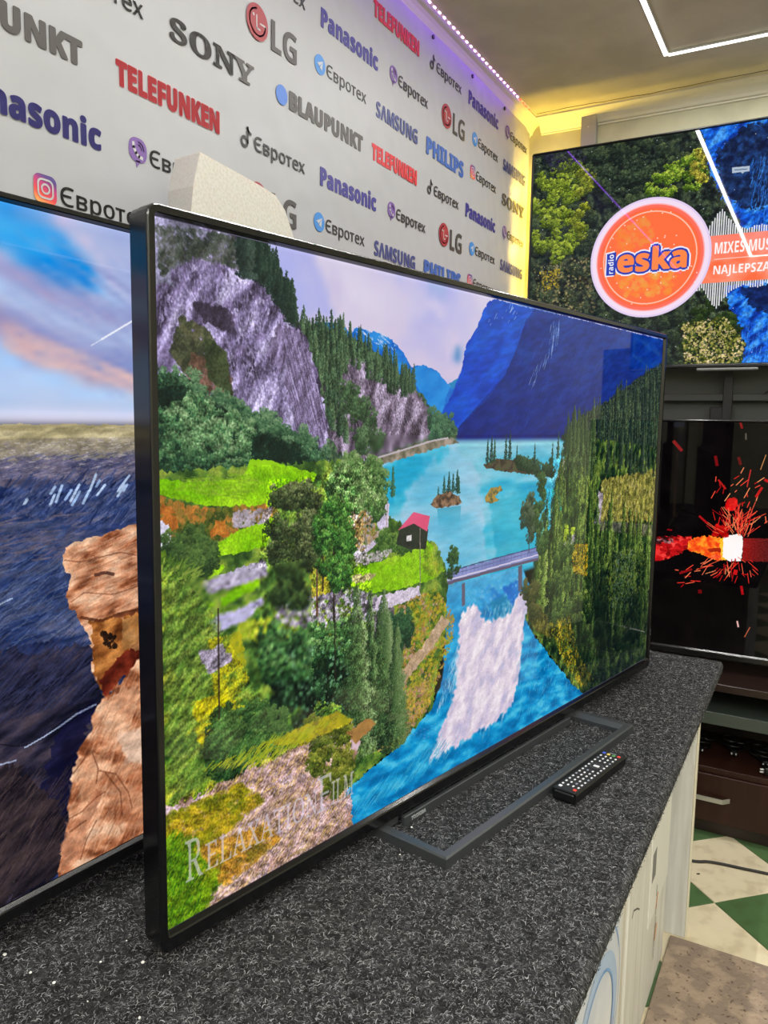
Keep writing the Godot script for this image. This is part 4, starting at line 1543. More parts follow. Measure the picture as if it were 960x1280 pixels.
	T([123, 5, 144, 19, 152, 46, 133, 54], 18, 50, 88, 0.2, [24, 38, 38, 46, 62, 56, 72, 90, 76])
	N([-4, -6, 132, -5, 201, 57, 237, 103, 273, 170, 294, 258, 284, 290, 213, 292, 126, 273, -7, 214], 0.45, 0.55, 1.1, 0.45, 0.6)
	F([1, 171, 33, 183, 75, 211, 127, 231, 183, 257, 277, 276, 284, 324, 126, 300, -3, 320], [24, 48, 36, 44, 76, 52, 78, 112, 76], 1, 1.4, 1.4, 0, 8, 1)
	R([3, 185, 33, 191, 87, 223, 154, 241, 228, 269, 274, 283, 270, 309, 168, 285, 86, 304, 0, 300], 70, 16, 36, [10, 28, 26, 32, 62, 46, 66, 104, 70, 120, 152, 110], 2.4)
	D([5, 194, 51, 202, 126, 241, 244, 281, 244, 304, 126, 289, 5, 300], 198, 5.5, 13.2, [8, 24, 22, 20, 44, 34], 1.1, 0.45)
	R([4, 233, 50, 222, 126, 252, 121, 294, 5, 298], 24, 18, 34, [12, 34, 28, 40, 76, 50, 84, 122, 78, 140, 168, 122], 2.4)
	N([1, 171, 75, 211, 183, 257, 284, 276, 284, 324, 126, 305, -3, 320], 0.8, 0.8, 1, 1, 0)
	F([404, 310, 465, 292, 566, 275, 602, 268, 1027, 268, 1107, 289, 1058, 397, 1013, 538, 842, 550, 564, 532, 407, 434, 398, 355], [20, 156, 196, 52, 176, 208, 98, 190, 214, 136, 196, 218], 0, 0.5, 2.2, 0.2, 0, 1)
	G([602, 266, 1027, 268, 1035, 359, 605, 339], rgb(150, 196, 214), rgb(96, 188, 212), 0.9, 0, false)
	F([510, 320, 627, 281, 709, 328, 747, 504, 612, 517, 470, 455, 468, 386], [132, 190, 220, 162, 198, 226, 178, 206, 228], 0, 0.5, 1.6, 0, 14, 0.6)
	F([409, 316, 509, 296, 555, 301, 467, 359, 416, 382], [14, 158, 200, 30, 170, 206], 0, 0.6, 1.6, 0, 8, 0.75)
	F([746, 385, 1036, 368, 1013, 538, 777, 508], [12, 150, 188, 30, 168, 196, 60, 178, 204], 0, 0.5, 2, 0, 10, 0.7)
	H([466, 305, 992, 287, 1012, 520, 515, 475], 238, 6, 28, 2, 0.6, [150, 210, 226, 40, 166, 200], 0.255, 0.1)
	B(388, 258, 1140, 632, 7)
	N([404, 310, 566, 275, 1027, 268, 1058, 397, 1013, 538, 564, 532, 407, 434], 0.05, 0.12, 0.3, 1.6, 0)
	F([396, 295, 465, 281, 554, 266, 616, 262, 637, 271, 566, 280, 466, 297, 404, 306], [96, 92, 76, 130, 122, 104, 168, 152, 140], 1, 2, 2, 0, 2, 1)
	L([396, 295, 465, 283, 554, 267, 602, 262], 3, rgb(196, 184, 196), 0.9)
	F([720, 315, 765, 304, 857, 308, 918, 328, 997, 340, 990, 350, 827, 333, 737, 323], [52, 46, 38, 84, 72, 58, 70, 80, 52], 1, 2, 2, 0, 2, 1)
	R([825, 304, 924, 313, 1014, 323, 997, 343, 859, 328], 26, 9, 18, [18, 40, 30, 40, 66, 44, 70, 94, 60], 2)
	fir(734, 311, 46, 7.82, [16, 38, 36, 34, 62, 46, 60, 86, 60])
	fir(748, 310, 52, 8.84, [16, 38, 36, 34, 62, 46, 60, 86, 60])
	fir(759, 308, 44, 7.48, [16, 38, 36, 34, 62, 46, 60, 86, 60])
	fir(801, 306, 50, 8.5, [16, 38, 36, 34, 62, 46, 60, 86, 60])
	fir(816, 305, 56, 9.52, [16, 38, 36, 34, 62, 46, 60, 86, 60])
	fir(844, 308, 30, 5.1, [16, 38, 36, 34, 62, 46, 60, 86, 60])
	fir(917, 316, 40, 6.8, [16, 38, 36, 34, 62, 46, 60, 86, 60])
	fir(995, 319, 46, 7.82, [16, 38, 36, 34, 62, 46, 60, 86, 60])
	fir(1020, 309, 60, 10.2, [16, 38, 36, 34, 62, 46, 60, 86, 60])
	fir(1050, 306, 70, 11.9, [16, 38, 36, 34, 62, 46, 60, 86, 60])
	F([553, 379, 572, 364, 606, 359, 642, 370, 650, 383, 607, 389, 570, 387], [60, 46, 40, 110, 84, 64, 150, 118, 92], 1, 3, 3, 0, 2, 1)
	fir(576, 363, 14.4, 3.2, [18, 50, 46, 34, 72, 56, 50, 92, 70])
	fir(593, 361, 30.6, 6.8, [18, 50, 46, 34, 72, 56, 50, 92, 70])
	fir(608, 359, 36, 8, [18, 50, 46, 34, 72, 56, 50, 92, 70])
	fir(621, 360, 34.2, 7.6, [18, 50, 46, 34, 72, 56, 50, 92, 70])
	fir(634, 361, 41.4, 9.2, [18, 50, 46, 34, 72, 56, 50, 92, 70])
	fir(639, 364, 32.4, 7.2, [18, 50, 46, 34, 72, 56, 50, 92, 70])
	G([573, 389, 648, 389, 645, 434, 579, 424], rgb(20, 140, 170), rgb(60, 180, 205), 0.55, 0, false)
	F([729, 379, 748, 361, 786, 359, 793, 367, 764, 378, 782, 386, 758, 392, 732, 387], [90, 90, 60, 150, 130, 70, 180, 140, 60], 1, 3, 3, 0, 1.5, 1)
	F([1032, 323, 1091, 289, 1188, 268, 1628, 297, 1611, 500, 1647, 1001, 1235, 935, 1140, 859, 1032, 768, 931, 688, 897, 646, 939, 609, 940, 529, 1000, 465, 1001, 393], [14, 32, 24, 34, 58, 32, 66, 92, 40, 112, 132, 56], 1, 1.4, 1, 0, 5, 1)
	F([1252, 370, 1637, 354, 1623, 506, 1254, 473], [84, 84, 40, 126, 122, 56, 158, 148, 72], 1, 1.6, 1.6, 0, 6, 1)
	D([1253, 378, 1615, 369, 1611, 500, 1263, 470], 924, 1.1, 3, [84, 90, 40, 126, 128, 56, 168, 160, 84, 150, 140, 110], 1, 0.8)
	F([1231, 467, 1613, 514, 1611, 546, 1233, 491], [92, 84, 80, 128, 116, 112], 1, 1, 2, 0, 2, 0.6)
	F([1236, 392, 1265, 406, 1255, 479, 1218, 476, 1233, 447], [150, 140, 150, 176, 164, 176], 0, 1, 1, 0, 1.5, 1)
	F([1039, 315, 1061, 306, 1073, 352, 1051, 364, 1024, 355], [150, 138, 142, 176, 162, 166], 0, 1, 1, 0, 1.5, 1)
	L([1044, 288, 1111, 252], 4, rgb(190, 176, 150), 0.5)
	F([1000, 379, 1037, 374, 1050, 433, 1006, 447], [18, 150, 150, 30, 166, 160], 0, 1, 1, 0, 2, 1)
	F([1068, 462, 1133, 477, 1095, 504, 1060, 511], [130, 160, 30, 170, 188, 60], 2, 1, 1, 0, 2, 1)
	F([1064, 508, 1110, 490, 1134, 485, 1128, 507, 1073, 520], [166, 156, 170], 0, 1, 1, 0, 1, 0.8)
	T([1035, 359, 1205, 348, 1226, 466, 1042, 432], 40, 60, 130, 0.2, [14, 32, 24, 34, 58, 32, 66, 92, 40, 112, 132, 56, 150, 160, 72])
	T([1048, 288, 1145, 262, 1212, 291, 1207, 368, 1094, 362], 30, 60, 110, 0.2, [26, 44, 34, 58, 78, 46, 100, 118, 70])
	T([1266, 331, 1608, 319, 1628, 379, 1289, 375], 26, 60, 110, 0.17, [16, 30, 28, 40, 58, 44, 84, 98, 74])
	T([946, 512, 1048, 506, 1217, 545, 1588, 589, 1601, 846, 1449, 882, 1252, 877, 1071, 764, 944, 672], 120, 60, 190, 0.2, [10, 22, 20, 26, 48, 28, 58, 86, 36, 110, 134, 56, 160, 170, 96])
	R([976, 534, 1217, 545, 1568, 609, 1553, 836, 1249, 855, 1029, 726], 46, 14, 32, [12, 26, 20, 34, 58, 30, 76, 100, 42, 140, 150, 70], 2)
	F([1201, 602, 1315, 598, 1362, 796, 1271, 840], [8, 18, 20, 16, 34, 26], 1, 2, 1, 0, 12, 0.55)
	F([1450, 682, 1531, 672, 1545, 858, 1446, 858], [8, 18, 20, 16, 34, 26], 1, 2, 1, 0, 12, 0.5)
	D([1108, 513, 1193, 522, 1196, 601, 1119, 582], 396, 1.1, 3, [120, 104, 20, 176, 140, 24, 196, 164, 50], 1, 0.8)
	D([1349, 560, 1489, 566, 1484, 732, 1347, 708], 572, 1.1, 2.4, [96, 120, 100, 140, 160, 140, 60, 86, 60], 1, 0.5)
	D([1007, 684, 1112, 685, 1163, 784, 1261, 879, 1199, 884, 1094, 798], 836, 1.1, 3.6, [40, 50, 20, 96, 96, 24, 160, 140, 30, 190, 160, 50], 1, 0.75)
	F([897, 637, 940, 621, 1001, 665, 1029, 726, 952, 688], [60, 62, 30, 104, 100, 40], 1, 2, 2, 0, 4, 1)
	N([994, 313, 1188, 268, 1628, 297, 1647, 1001, 1235, 935, 1032, 768, 897, 646, 940, 529], 0.8, 0.9, 1.1, 0.8, 0)
	G([1062, 657, 1591, 612, 1610, 910, 1235, 935], rgb(0, 10, 20), rgb(0, 14, 22), 0, 0.62, false)
	R([1012, 520, 1047, 487, 1130, 534, 1123, 668, 1024, 669], 14, 14, 26, [24, 44, 24, 64, 92, 44, 120, 140, 76], 2)
	D([1286, 553, 1573, 565, 1569, 701, 1324, 683], 440, 1.1, 3.6, [60, 90, 30, 120, 140, 50, 160, 166, 70], 1, 0.5)
	G([1239, 547, 1606, 591, 1622, 827, 1268, 818], rgb(4, 16, 18), rgb(4, 16, 18), 0.1, 0.25, false)
	F([583, 535, 720, 536, 880, 535, 939, 609, 901, 646, 939, 693, 1033, 772, 1145, 862, 1248, 930, 1362, 1015, 870, 978, 632, 977, 282, 975, 317, 841, 355, 828, 479, 799, 524, 776, 572, 759, 600, 713, 607, 638], [2, 104, 162, 8, 128, 188, 20, 150, 206, 70, 184, 222], 1, 0.6, 1.5, -0.4, 3, 1)
	G([583, 535, 880, 535, 939, 609, 726, 646, 617, 624], rgb(96, 178, 218), rgb(14, 120, 196), 0.75, 0.2, false)
	F([694, 564, 756, 554, 813, 588, 758, 595], [20, 120, 196, 60, 160, 214], 0, 1, 1, 0, 3, 1)
	F([758, 590, 831, 586, 847, 628, 779, 634], [8, 120, 170, 40, 150, 190], 0, 1, 1, 0, 3, 1)
	F([805, 570, 868, 561, 894, 592, 846, 615], [10, 96, 190, 40, 130, 206], 0, 1, 1, 0, 3, 1)
	H([680, 558, 890, 549, 913, 631, 754, 627], 102, 4.8, 18.2, 20, 0.72, [140, 196, 226, 190, 216, 232], 0.425, 0.5)
	F([653, 608, 676, 586, 712, 590, 742, 625, 772, 632, 822, 632, 846, 622, 870, 592, 897, 589, 912, 609, 896, 681, 883, 784, 860, 828, 798, 852, 627, 859, 566, 861, 604, 799, 643, 755, 651, 678], [186, 180, 210, 206, 192, 214, 222, 208, 222, 236, 226, 234], 1, 1.2, 0.8, 0.5, 7, 1)
	H([655, 601, 894, 601, 883, 784, 829, 849, 575, 853, 635, 753], 714, 6, 28, 105, 0.96, [196, 182, 208, 222, 208, 222, 238, 230, 238], 0.2975, 0.3)
	B(554, 523, 955, 1008, 4)
	H([585, 770, 653, 726, 657, 648, 625, 688], 153, 4.8, 18.2, 105, 0.72, [206, 206, 226, 120, 196, 224], 0.425, 0.3)
	H([877, 694, 947, 709, 1141, 861, 1084, 913, 862, 868], 204, 4.8, 19.6, 120, 0.66, [150, 204, 230, 60, 170, 214], 0.3825, 0.4)
	H([356, 870, 575, 837, 628, 878, 356, 891], 255, 12, 42, -35, 0.72, [10, 120, 170, 60, 176, 216, 110, 196, 222], 0.2975, 0.15)
	N([583, 535, 880, 535, 1356, 960, 870, 978, 337, 932, 317, 841, 479, 799, 600, 713], 0.12, 0.14, 0.8, 1.2, 0.6)
	L([663, 538, 665, 582], 11, rgb(96, 92, 112), 1)
	L([873, 532, 877, 586], 16, rgb(90, 88, 108), 1)
	F([534, 512, 719, 507, 945, 501, 951, 525, 720, 529, 540, 531], [112, 120, 176, 138, 146, 200], 0, 1, 1, 0, 0, 1)
	L([537, 531, 720, 529, 951, 527], 6, rgb(96, 84, 108), 1)
	L([537, 525, 720, 523, 950, 518], 3, rgb(206, 198, 222), 1)
	L([537, 512, 719, 505, 945, 501], 2.5, rgb(70, 80, 120), 1)
	L([537, 518, 719, 513, 946, 509], 1.6, rgb(90, 100, 150), 1)
	for i in 30:
		L([536 + i * 13.615, 511 + i * -0.351286, 536 + i * 13.615, 524 + i * -0.351286], 1.5, rgb(88, 96, 138), 0.7)
	L([908, 508, 904, 455], 3, rgb(60, 50, 44), 1)
	R([870, 393, 922, 380, 943, 468, 885, 474], 16, 14, 22, [30, 44, 36, 62, 80, 56, 100, 112, 86], 2)
	R([932, 329, 969, 356, 988, 499, 953, 513, 927, 440], 20, 12, 20, [24, 46, 28, 56, 86, 44, 98, 124, 66], 2)
	R([896, 584, 936, 564, 970, 641, 930, 669], 12, 14, 24, [30, 40, 24, 70, 76, 40, 110, 104, 60], 2)
	F([-2, 300, 294, 294, 404, 303, 426, 383, 573, 453, 612, 517, 607, 622, 572, 759, 479, 799, 336, 834, 121, 862, -11, 913, -9, 611], [40, 70, 30, 70, 104, 42, 108, 140, 50, 140, 160, 60], 1, 1.2, 1.2, 0, 4, 1)
	F([-2, 308, 49, 314, 112, 315, 134, 306, 143, 289, 168, 289, 270, 313, 264, 325, 213, 327, 190, 355, 126, 353, 61, 344, -3, 327], [112, 176, 6, 136, 196, 14, 160, 212, 30], 0, 1.2, 2.6, 0, 1.5, 1)
	H([37, 308, 126, 305, 168, 325, 112, 339, 13, 322], 221, 6, 21, 6, 0.84, [120, 170, 20, 150, 180, 60, 100, 150, 20], 0.34, 0.2)
	F([185, 364, 182, 395, 171, 410, 125, 414, 69, 420, 62, 410, 93, 395, 139, 373], [112, 176, 6, 136, 196, 14, 160, 212, 30], 0, 1.4, 2, 0, 3, 1)
	F([57, 422, 98, 430, 77, 448, 54, 439], [112, 176, 6, 136, 196, 14, 160, 212, 30], 0, 1, 1, 0, 4, 1)
	F([92, 472, 156, 449, 159, 465, 92, 485], [112, 176, 6, 136, 196, 14, 160, 212, 30], 0, 1.4, 2, 0, 2, 1)
	F([41, 476, 84, 475, 73, 495, 46, 492], [112, 176, 6, 136, 196, 14, 160, 212, 30], 0, 1, 1, 0, 4, 1)
	F([124, 509, 182, 515, 167, 545, 118, 535], [140, 170, 30, 180, 180, 60], 2, 1, 1, 0, 4, 1)
	D([2, 332, 60, 350, 168, 354, 197, 365, 125, 381, 47, 404, 3, 369], 1144, 1.65, 4.8, [40, 60, 26, 84, 96, 36, 150, 110, 50, 196, 120, 48], 1, 0.85)
	F([1, 337, 17, 343, 26, 371, 5, 365], [150, 84, 30, 200, 120, 50], 1, 2, 2, 0, 5, 1)
	F([83, 366, 101, 366, 106, 388, 77, 389], [160, 92, 30, 200, 126, 50], 1, 2, 2, 0, 4, 1)
	D([115, 358, 182, 357, 174, 377, 112, 380], 198, 1.1, 3, [150, 140, 150, 186, 174, 190, 110, 96, 90], 1.2, 0.8)
	F([-4, 359, 12, 365, 19, 391, -4, 398], [196, 192, 220, 222, 216, 236], 0, 1, 1, 0, 3, 1)
	R([16, 391, 60, 383, 75, 418, 47, 436, 17, 423], 26, 12, 24, [24, 44, 26, 54, 82, 42, 96, 122, 58], 2.4)
	F([59, 448, 125, 438, 167, 430, 173, 449, 125, 456, 74, 463], [84, 78, 92, 140, 132, 152, 198, 190, 214], 3, 2.4, 2.4, 0, 2, 1)
	D([59, 446, 167, 430, 173, 452, 74, 463], 264, 1.65, 3.6, [150, 142, 166, 206, 198, 222, 70, 62, 76], 1.5, 0.9)
	F([49, 510, 73, 495, 111, 493, 164, 482, 167, 490, 133, 511, 84, 517], [168, 164, 206, 196, 190, 222], 0, 1, 1, 0, 2, 1)
	F([349, 443, 391, 427, 423, 415, 435, 421, 399, 439, 365, 455], [196, 184, 206, 214, 202, 220], 0, 1, 1, 0, 1, 1)
	F([402, 373, 430, 360, 440, 371, 435, 413, 415, 414, 406, 395], [188, 178, 206, 206, 196, 220], 0, 1, 1, 0, 1.5, 1)
	F([393, 523, 472, 522, 525, 522, 531, 540, 486, 544, 410, 553], [196, 182, 204, 216, 204, 220], 0, 1, 1, 0, 2, 1)
	F([342, 468, 408, 464, 492, 458, 541, 444, 565, 455, 562, 489, 602, 504, 563, 516, 472, 519, 389, 514, 339, 488], [112, 170, 10, 136, 190, 22, 160, 196, 50], 0, 1, 2, 0, 2, 1)
	D([537, 446, 602, 501, 575, 515, 534, 500], 352, 1.1, 2.4, [84, 120, 30, 130, 160, 40, 170, 170, 60], 1, 0.8)
	F([350, 479, 408, 482, 392, 493, 350, 490], [186, 150, 150], 0, 1, 1, 0, 3, 0.7)
	R([407, 421, 439, 416, 461, 429, 514, 452, 470, 455, 420, 449], 20, 8, 14, [40, 70, 34, 76, 110, 50, 120, 150, 70], 2)
	D([353, 446, 457, 448, 424, 463, 361, 463], 154, 1.1, 2.4, [150, 140, 140, 200, 190, 196, 60, 80, 40], 1.3, 0.9)
	F([459, 440, 465, 419, 506, 401, 548, 424, 542, 458, 496, 453], [34, 40, 36, 52, 58, 48], 0, 1, 1, 0, 0, 1)
	F([462, 417, 505, 389, 552, 400, 545, 427, 506, 409], [206, 72, 108, 224, 90, 128], 0, 1, 1, 0, 0, 1)
	F([487, 429, 500, 428, 500, 439, 487, 438], [200, 196, 196], 0, 1, 1, 0, 0, 1)
	L([528, 527, 524, 419], 2.2, rgb(130, 120, 110), 1)
	L([433, 410, 434, 360], 3, rgb(170, 150, 150), 0.8)
	R([610, 464, 636, 475, 643, 509, 617, 512], 8, 10, 14, [20, 44, 28, 50, 84, 44, 84, 120, 60], 2)
	fir(448, 358, 50, 9, [24, 60, 50, 50, 90, 60, 80, 116, 76])
	D([410, 553, 576, 534, 636, 597, 633, 643, 590, 710, 562, 755, 479, 791, 435, 742, 432, 628], 1980, 1.1, 3.6, [70, 90, 24, 130, 140, 30, 180, 160, 40, 150, 110, 60, 190, 150, 130], 1.2, 0.8)
	F([595, 587, 621, 604, 568, 647, 499, 681, 468, 723, 447, 717, 471, 669, 539, 635], [168, 140, 110, 196, 168, 140], 1, 2, 2, 0, 3, 1)
	D([455, 719, 550, 700, 567, 750, 479, 799, 415, 792], 660, 1.1, 3.6, [120, 84, 60, 170, 130, 110, 196, 160, 60, 110, 110, 40], 1.2, 0.8)
	D([400, 553, 451, 549, 461, 607, 407, 604], 198, 2.2, 4.8, [60, 54, 64, 120, 110, 124, 196, 184, 200], 1.4, 0.9)
	R([441, 572, 495, 571, 519, 619, 475, 627, 444, 609], 14, 14, 24, [14, 40, 30, 34, 72, 46, 70, 110, 70], 2.4)
	R([280, 311, 329, 295, 389, 293, 417, 319, 414, 382, 367, 398, 312, 374], 44, 16, 28, [24, 52, 30, 58, 92, 46, 104, 138, 76, 150, 170, 116], 2.4)
	D([341, 376, 390, 380, 415, 419, 372, 443, 342, 422], 440, 1.1, 3, [120, 104, 60, 170, 130, 70, 176, 164, 180, 80, 100, 40], 1.2, 0.8)
	N([-2, 300, 294, 294, 404, 303, 426, 383, 573, 453, 612, 517, 607, 622, 572, 759, 479, 799, 336, 834, -8, 760], 0.32, 0.32, 1, 1, 0)
	N([280, 305, 388, 290, 422, 383, 368, 404, 303, 379], 0.6, 0.6, 1, 1, 0)
	D([190, 479, 332, 496, 409, 521, 400, 560, 279, 550, 190, 526], 572, 1.65, 4.2, [60, 54, 64, 130, 120, 140, 196, 186, 206, 90, 110, 50], 1.3, 0.85)
	D([253, 441, 299, 441, 299, 497, 262, 497], 264, 1.65, 3.6, [150, 150, 30, 190, 170, 50, 96, 120, 40], 1, 0.8)
	D([265, 553, 304, 561, 301, 637, 269, 629], 352, 1.65, 3.6, [150, 130, 20, 200, 160, 30, 110, 110, 30], 1, 0.85)
	L([307, 423, 310, 640], 3.6, rgb(44, 36, 32), 1)
	L([271, 431, 272, 530], 4.4, rgb(96, 70, 52), 1)
	L([283, 384, 284, 494], 3, rgb(60, 48, 40), 1)
	R([191, 339, 254, 320, 274, 371, 265, 443, 216, 478, 185, 432], 26, 14, 24, [22, 34, 24, 52, 66, 38, 92, 104, 62, 136, 142, 98], 2.2)
	R([274, 353, 319, 340, 349, 390, 342, 478, 299, 503, 275, 444], 26, 14, 24, [16, 40, 24, 38, 84, 34, 78, 130, 52, 130, 170, 84], 2.2)
	R([190, 439, 253, 465, 245, 525, 197, 510], 12, 14, 24, [18, 34, 22, 44, 68, 34, 88, 110, 52], 2.2)
	F([190, 550, 245, 549, 351, 584, 376, 670, 335, 726, 229, 725, 174, 665], [8, 22, 18, 16, 38, 26, 34, 62, 36], 1, 1.4, 1.2, 0, 12, 1)
	R([152, 542, 197, 528, 279, 537, 361, 573, 371, 628, 279, 607, 182, 607], 34, 12, 24, [14, 36, 24, 40, 80, 40, 84, 130, 66, 140, 176, 110], 2.2)
	D([190, 562, 351, 584, 354, 718, 197, 696], 352, 1.1, 3.6, [40, 80, 44, 90, 140, 90, 130, 176, 140], 1, 0.6)
	R([167, 663, 316, 680, 335, 739, 197, 727], 24, 10, 20, [14, 36, 20, 50, 90, 36, 110, 150, 50, 170, 186, 70], 2.2)
	T([353, 704, 459, 706, 480, 806, 365, 803], 16, 150, 260, 0.2, [24, 44, 30, 58, 86, 48, 104, 130, 78, 150, 166, 120])
	L([310, 524, 313, 641], 3, rgb(40, 34, 30), 0.8)
	N([175, 318, 347, 314, 409, 542, 479, 799, 355, 800, 167, 663, 138, 562], 0.8, 0.9, 1, 1, 0)
	F([-2, 399, 35, 413, 74, 482, 83, 560, 95, 642, 152, 694, 122, 749, 54, 741, -7, 750], [30, 54, 20, 70, 104, 28, 120, 150, 40, 176, 176, 50], 1, 0.9, 1.2, 0.8, 8, 1)
	H([0, 409, 47, 425, 83, 528, 123, 650, 151, 706, 5, 733], 2550, 6, 23.8, -40, 1.2, [36, 64, 26, 76, 110, 40, 120, 150, 56, 160, 168, 80], 0.3825, 0.6)
	B(0, 440, 260, 780, 4)
	D([71, 525, 124, 525, 138, 596, 82, 616], 660, 1.65, 4.2, [150, 150, 20, 190, 180, 30, 90, 120, 40], 1, 0.6)
	D([44, 605, 123, 604, 137, 678, 56, 663], 572, 1.65, 4.8, [170, 166, 10, 200, 180, 30, 100, 130, 40], 1, 0.65)
	D([58, 538, 90, 538, 110, 561, 73, 567], 88, 2.2, 5.4, [120, 110, 130, 180, 170, 190], 1.4, 0.8)
	R([75, 636, 167, 651, 197, 721, 122, 720, 71, 679], 30, 18, 34, [20, 44, 24, 50, 84, 40, 96, 130, 64], 2.6)
	L([87, 485, 87, 639], 2.6, rgb(50, 40, 34), 0.8)
	N([-2, 399, 74, 482, 167, 639, 197, 721, 54, 741, -10, 749], 0.6, 1, 0.8, 1, 0.8)
	F([-7, 728, 68, 735, 166, 723, 280, 722, 354, 718, 374, 765, 336, 828, 356, 856, 357, 940, 165, 945, -12, 968], [110, 84, 64, 160, 126, 112, 196, 160, 160, 214, 186, 198], 1, 1.2, 1, -0.5, 6, 1)
	H([-2, 752, 166, 729, 335, 732, 337, 904, 150, 912, -4, 928], 2890, 6, 28, -34, 1.08, [120, 90, 60, 176, 140, 136, 206, 176, 190, 196, 160, 70, 226, 200, 220], 0.425, 0.5)
	D([-1, 741, 122, 743, 166, 783, 66, 814, -3, 817], 924, 1.65, 4.8, [90, 100, 20, 150, 140, 20, 196, 160, 40], 1.3, 0.6)
	D([-2, 784, 53, 820, 121, 838, 65, 895, -7, 938], 1144, 1.65, 5.4, [50, 84, 16, 100, 140, 16, 160, 164, 30], 1.3, 0.65)
	H([-1, 774, 41, 803, 52, 889, -7, 938], 850, 6, 21, -52, 1.08, [40, 84, 16, 84, 130, 16, 130, 160, 30], 0.425, 0.4)
	D([53, 808, 166, 820, 197, 858, 93, 885], 572, 1.65, 4.8, [196, 150, 50, 176, 120, 40, 120, 110, 30], 1.3, 0.5)
	R([254, 695, 334, 712, 355, 800, 327, 831, 272, 771], 26, 14, 26, [50, 64, 24, 100, 112, 36, 150, 146, 60], 2.4)
	D([166, 699, 316, 694, 354, 718, 246, 724], 440, 1.65, 4.2, [150, 150, 30, 196, 176, 40, 120, 110, 40], 1.3, 0.6)
	H([55, 702, 166, 699, 316, 707, 166, 735], 272, 6, 21, -30, 0.96, [190, 186, 40, 140, 160, 40], 0.425, 0.3)
	F([339, 734, 393, 727, 414, 743, 362, 761], [150, 110, 60, 176, 130, 70], 1, 2, 2, 0, 3, 1)
	N([-7, 728, 166, 723, 354, 718, 357, 940, -12, 968], 0.6, 0.8, 0.8, 1, -0.7)
	W("R", 30, 848, 27, 58, rgb(214, 207, 226), 0.62, false, true)
	W("ELAXATION", 62, 846, 213, 40, rgb(214, 207, 226), 0.62, false, true)
	W("F", 276, 848, 29, 58, rgb(214, 207, 226), 0.62, false, true)
	W("ILM", 307, 846, 51, 40, rgb(214, 207, 226), 0.62, false, true)
	return finish()

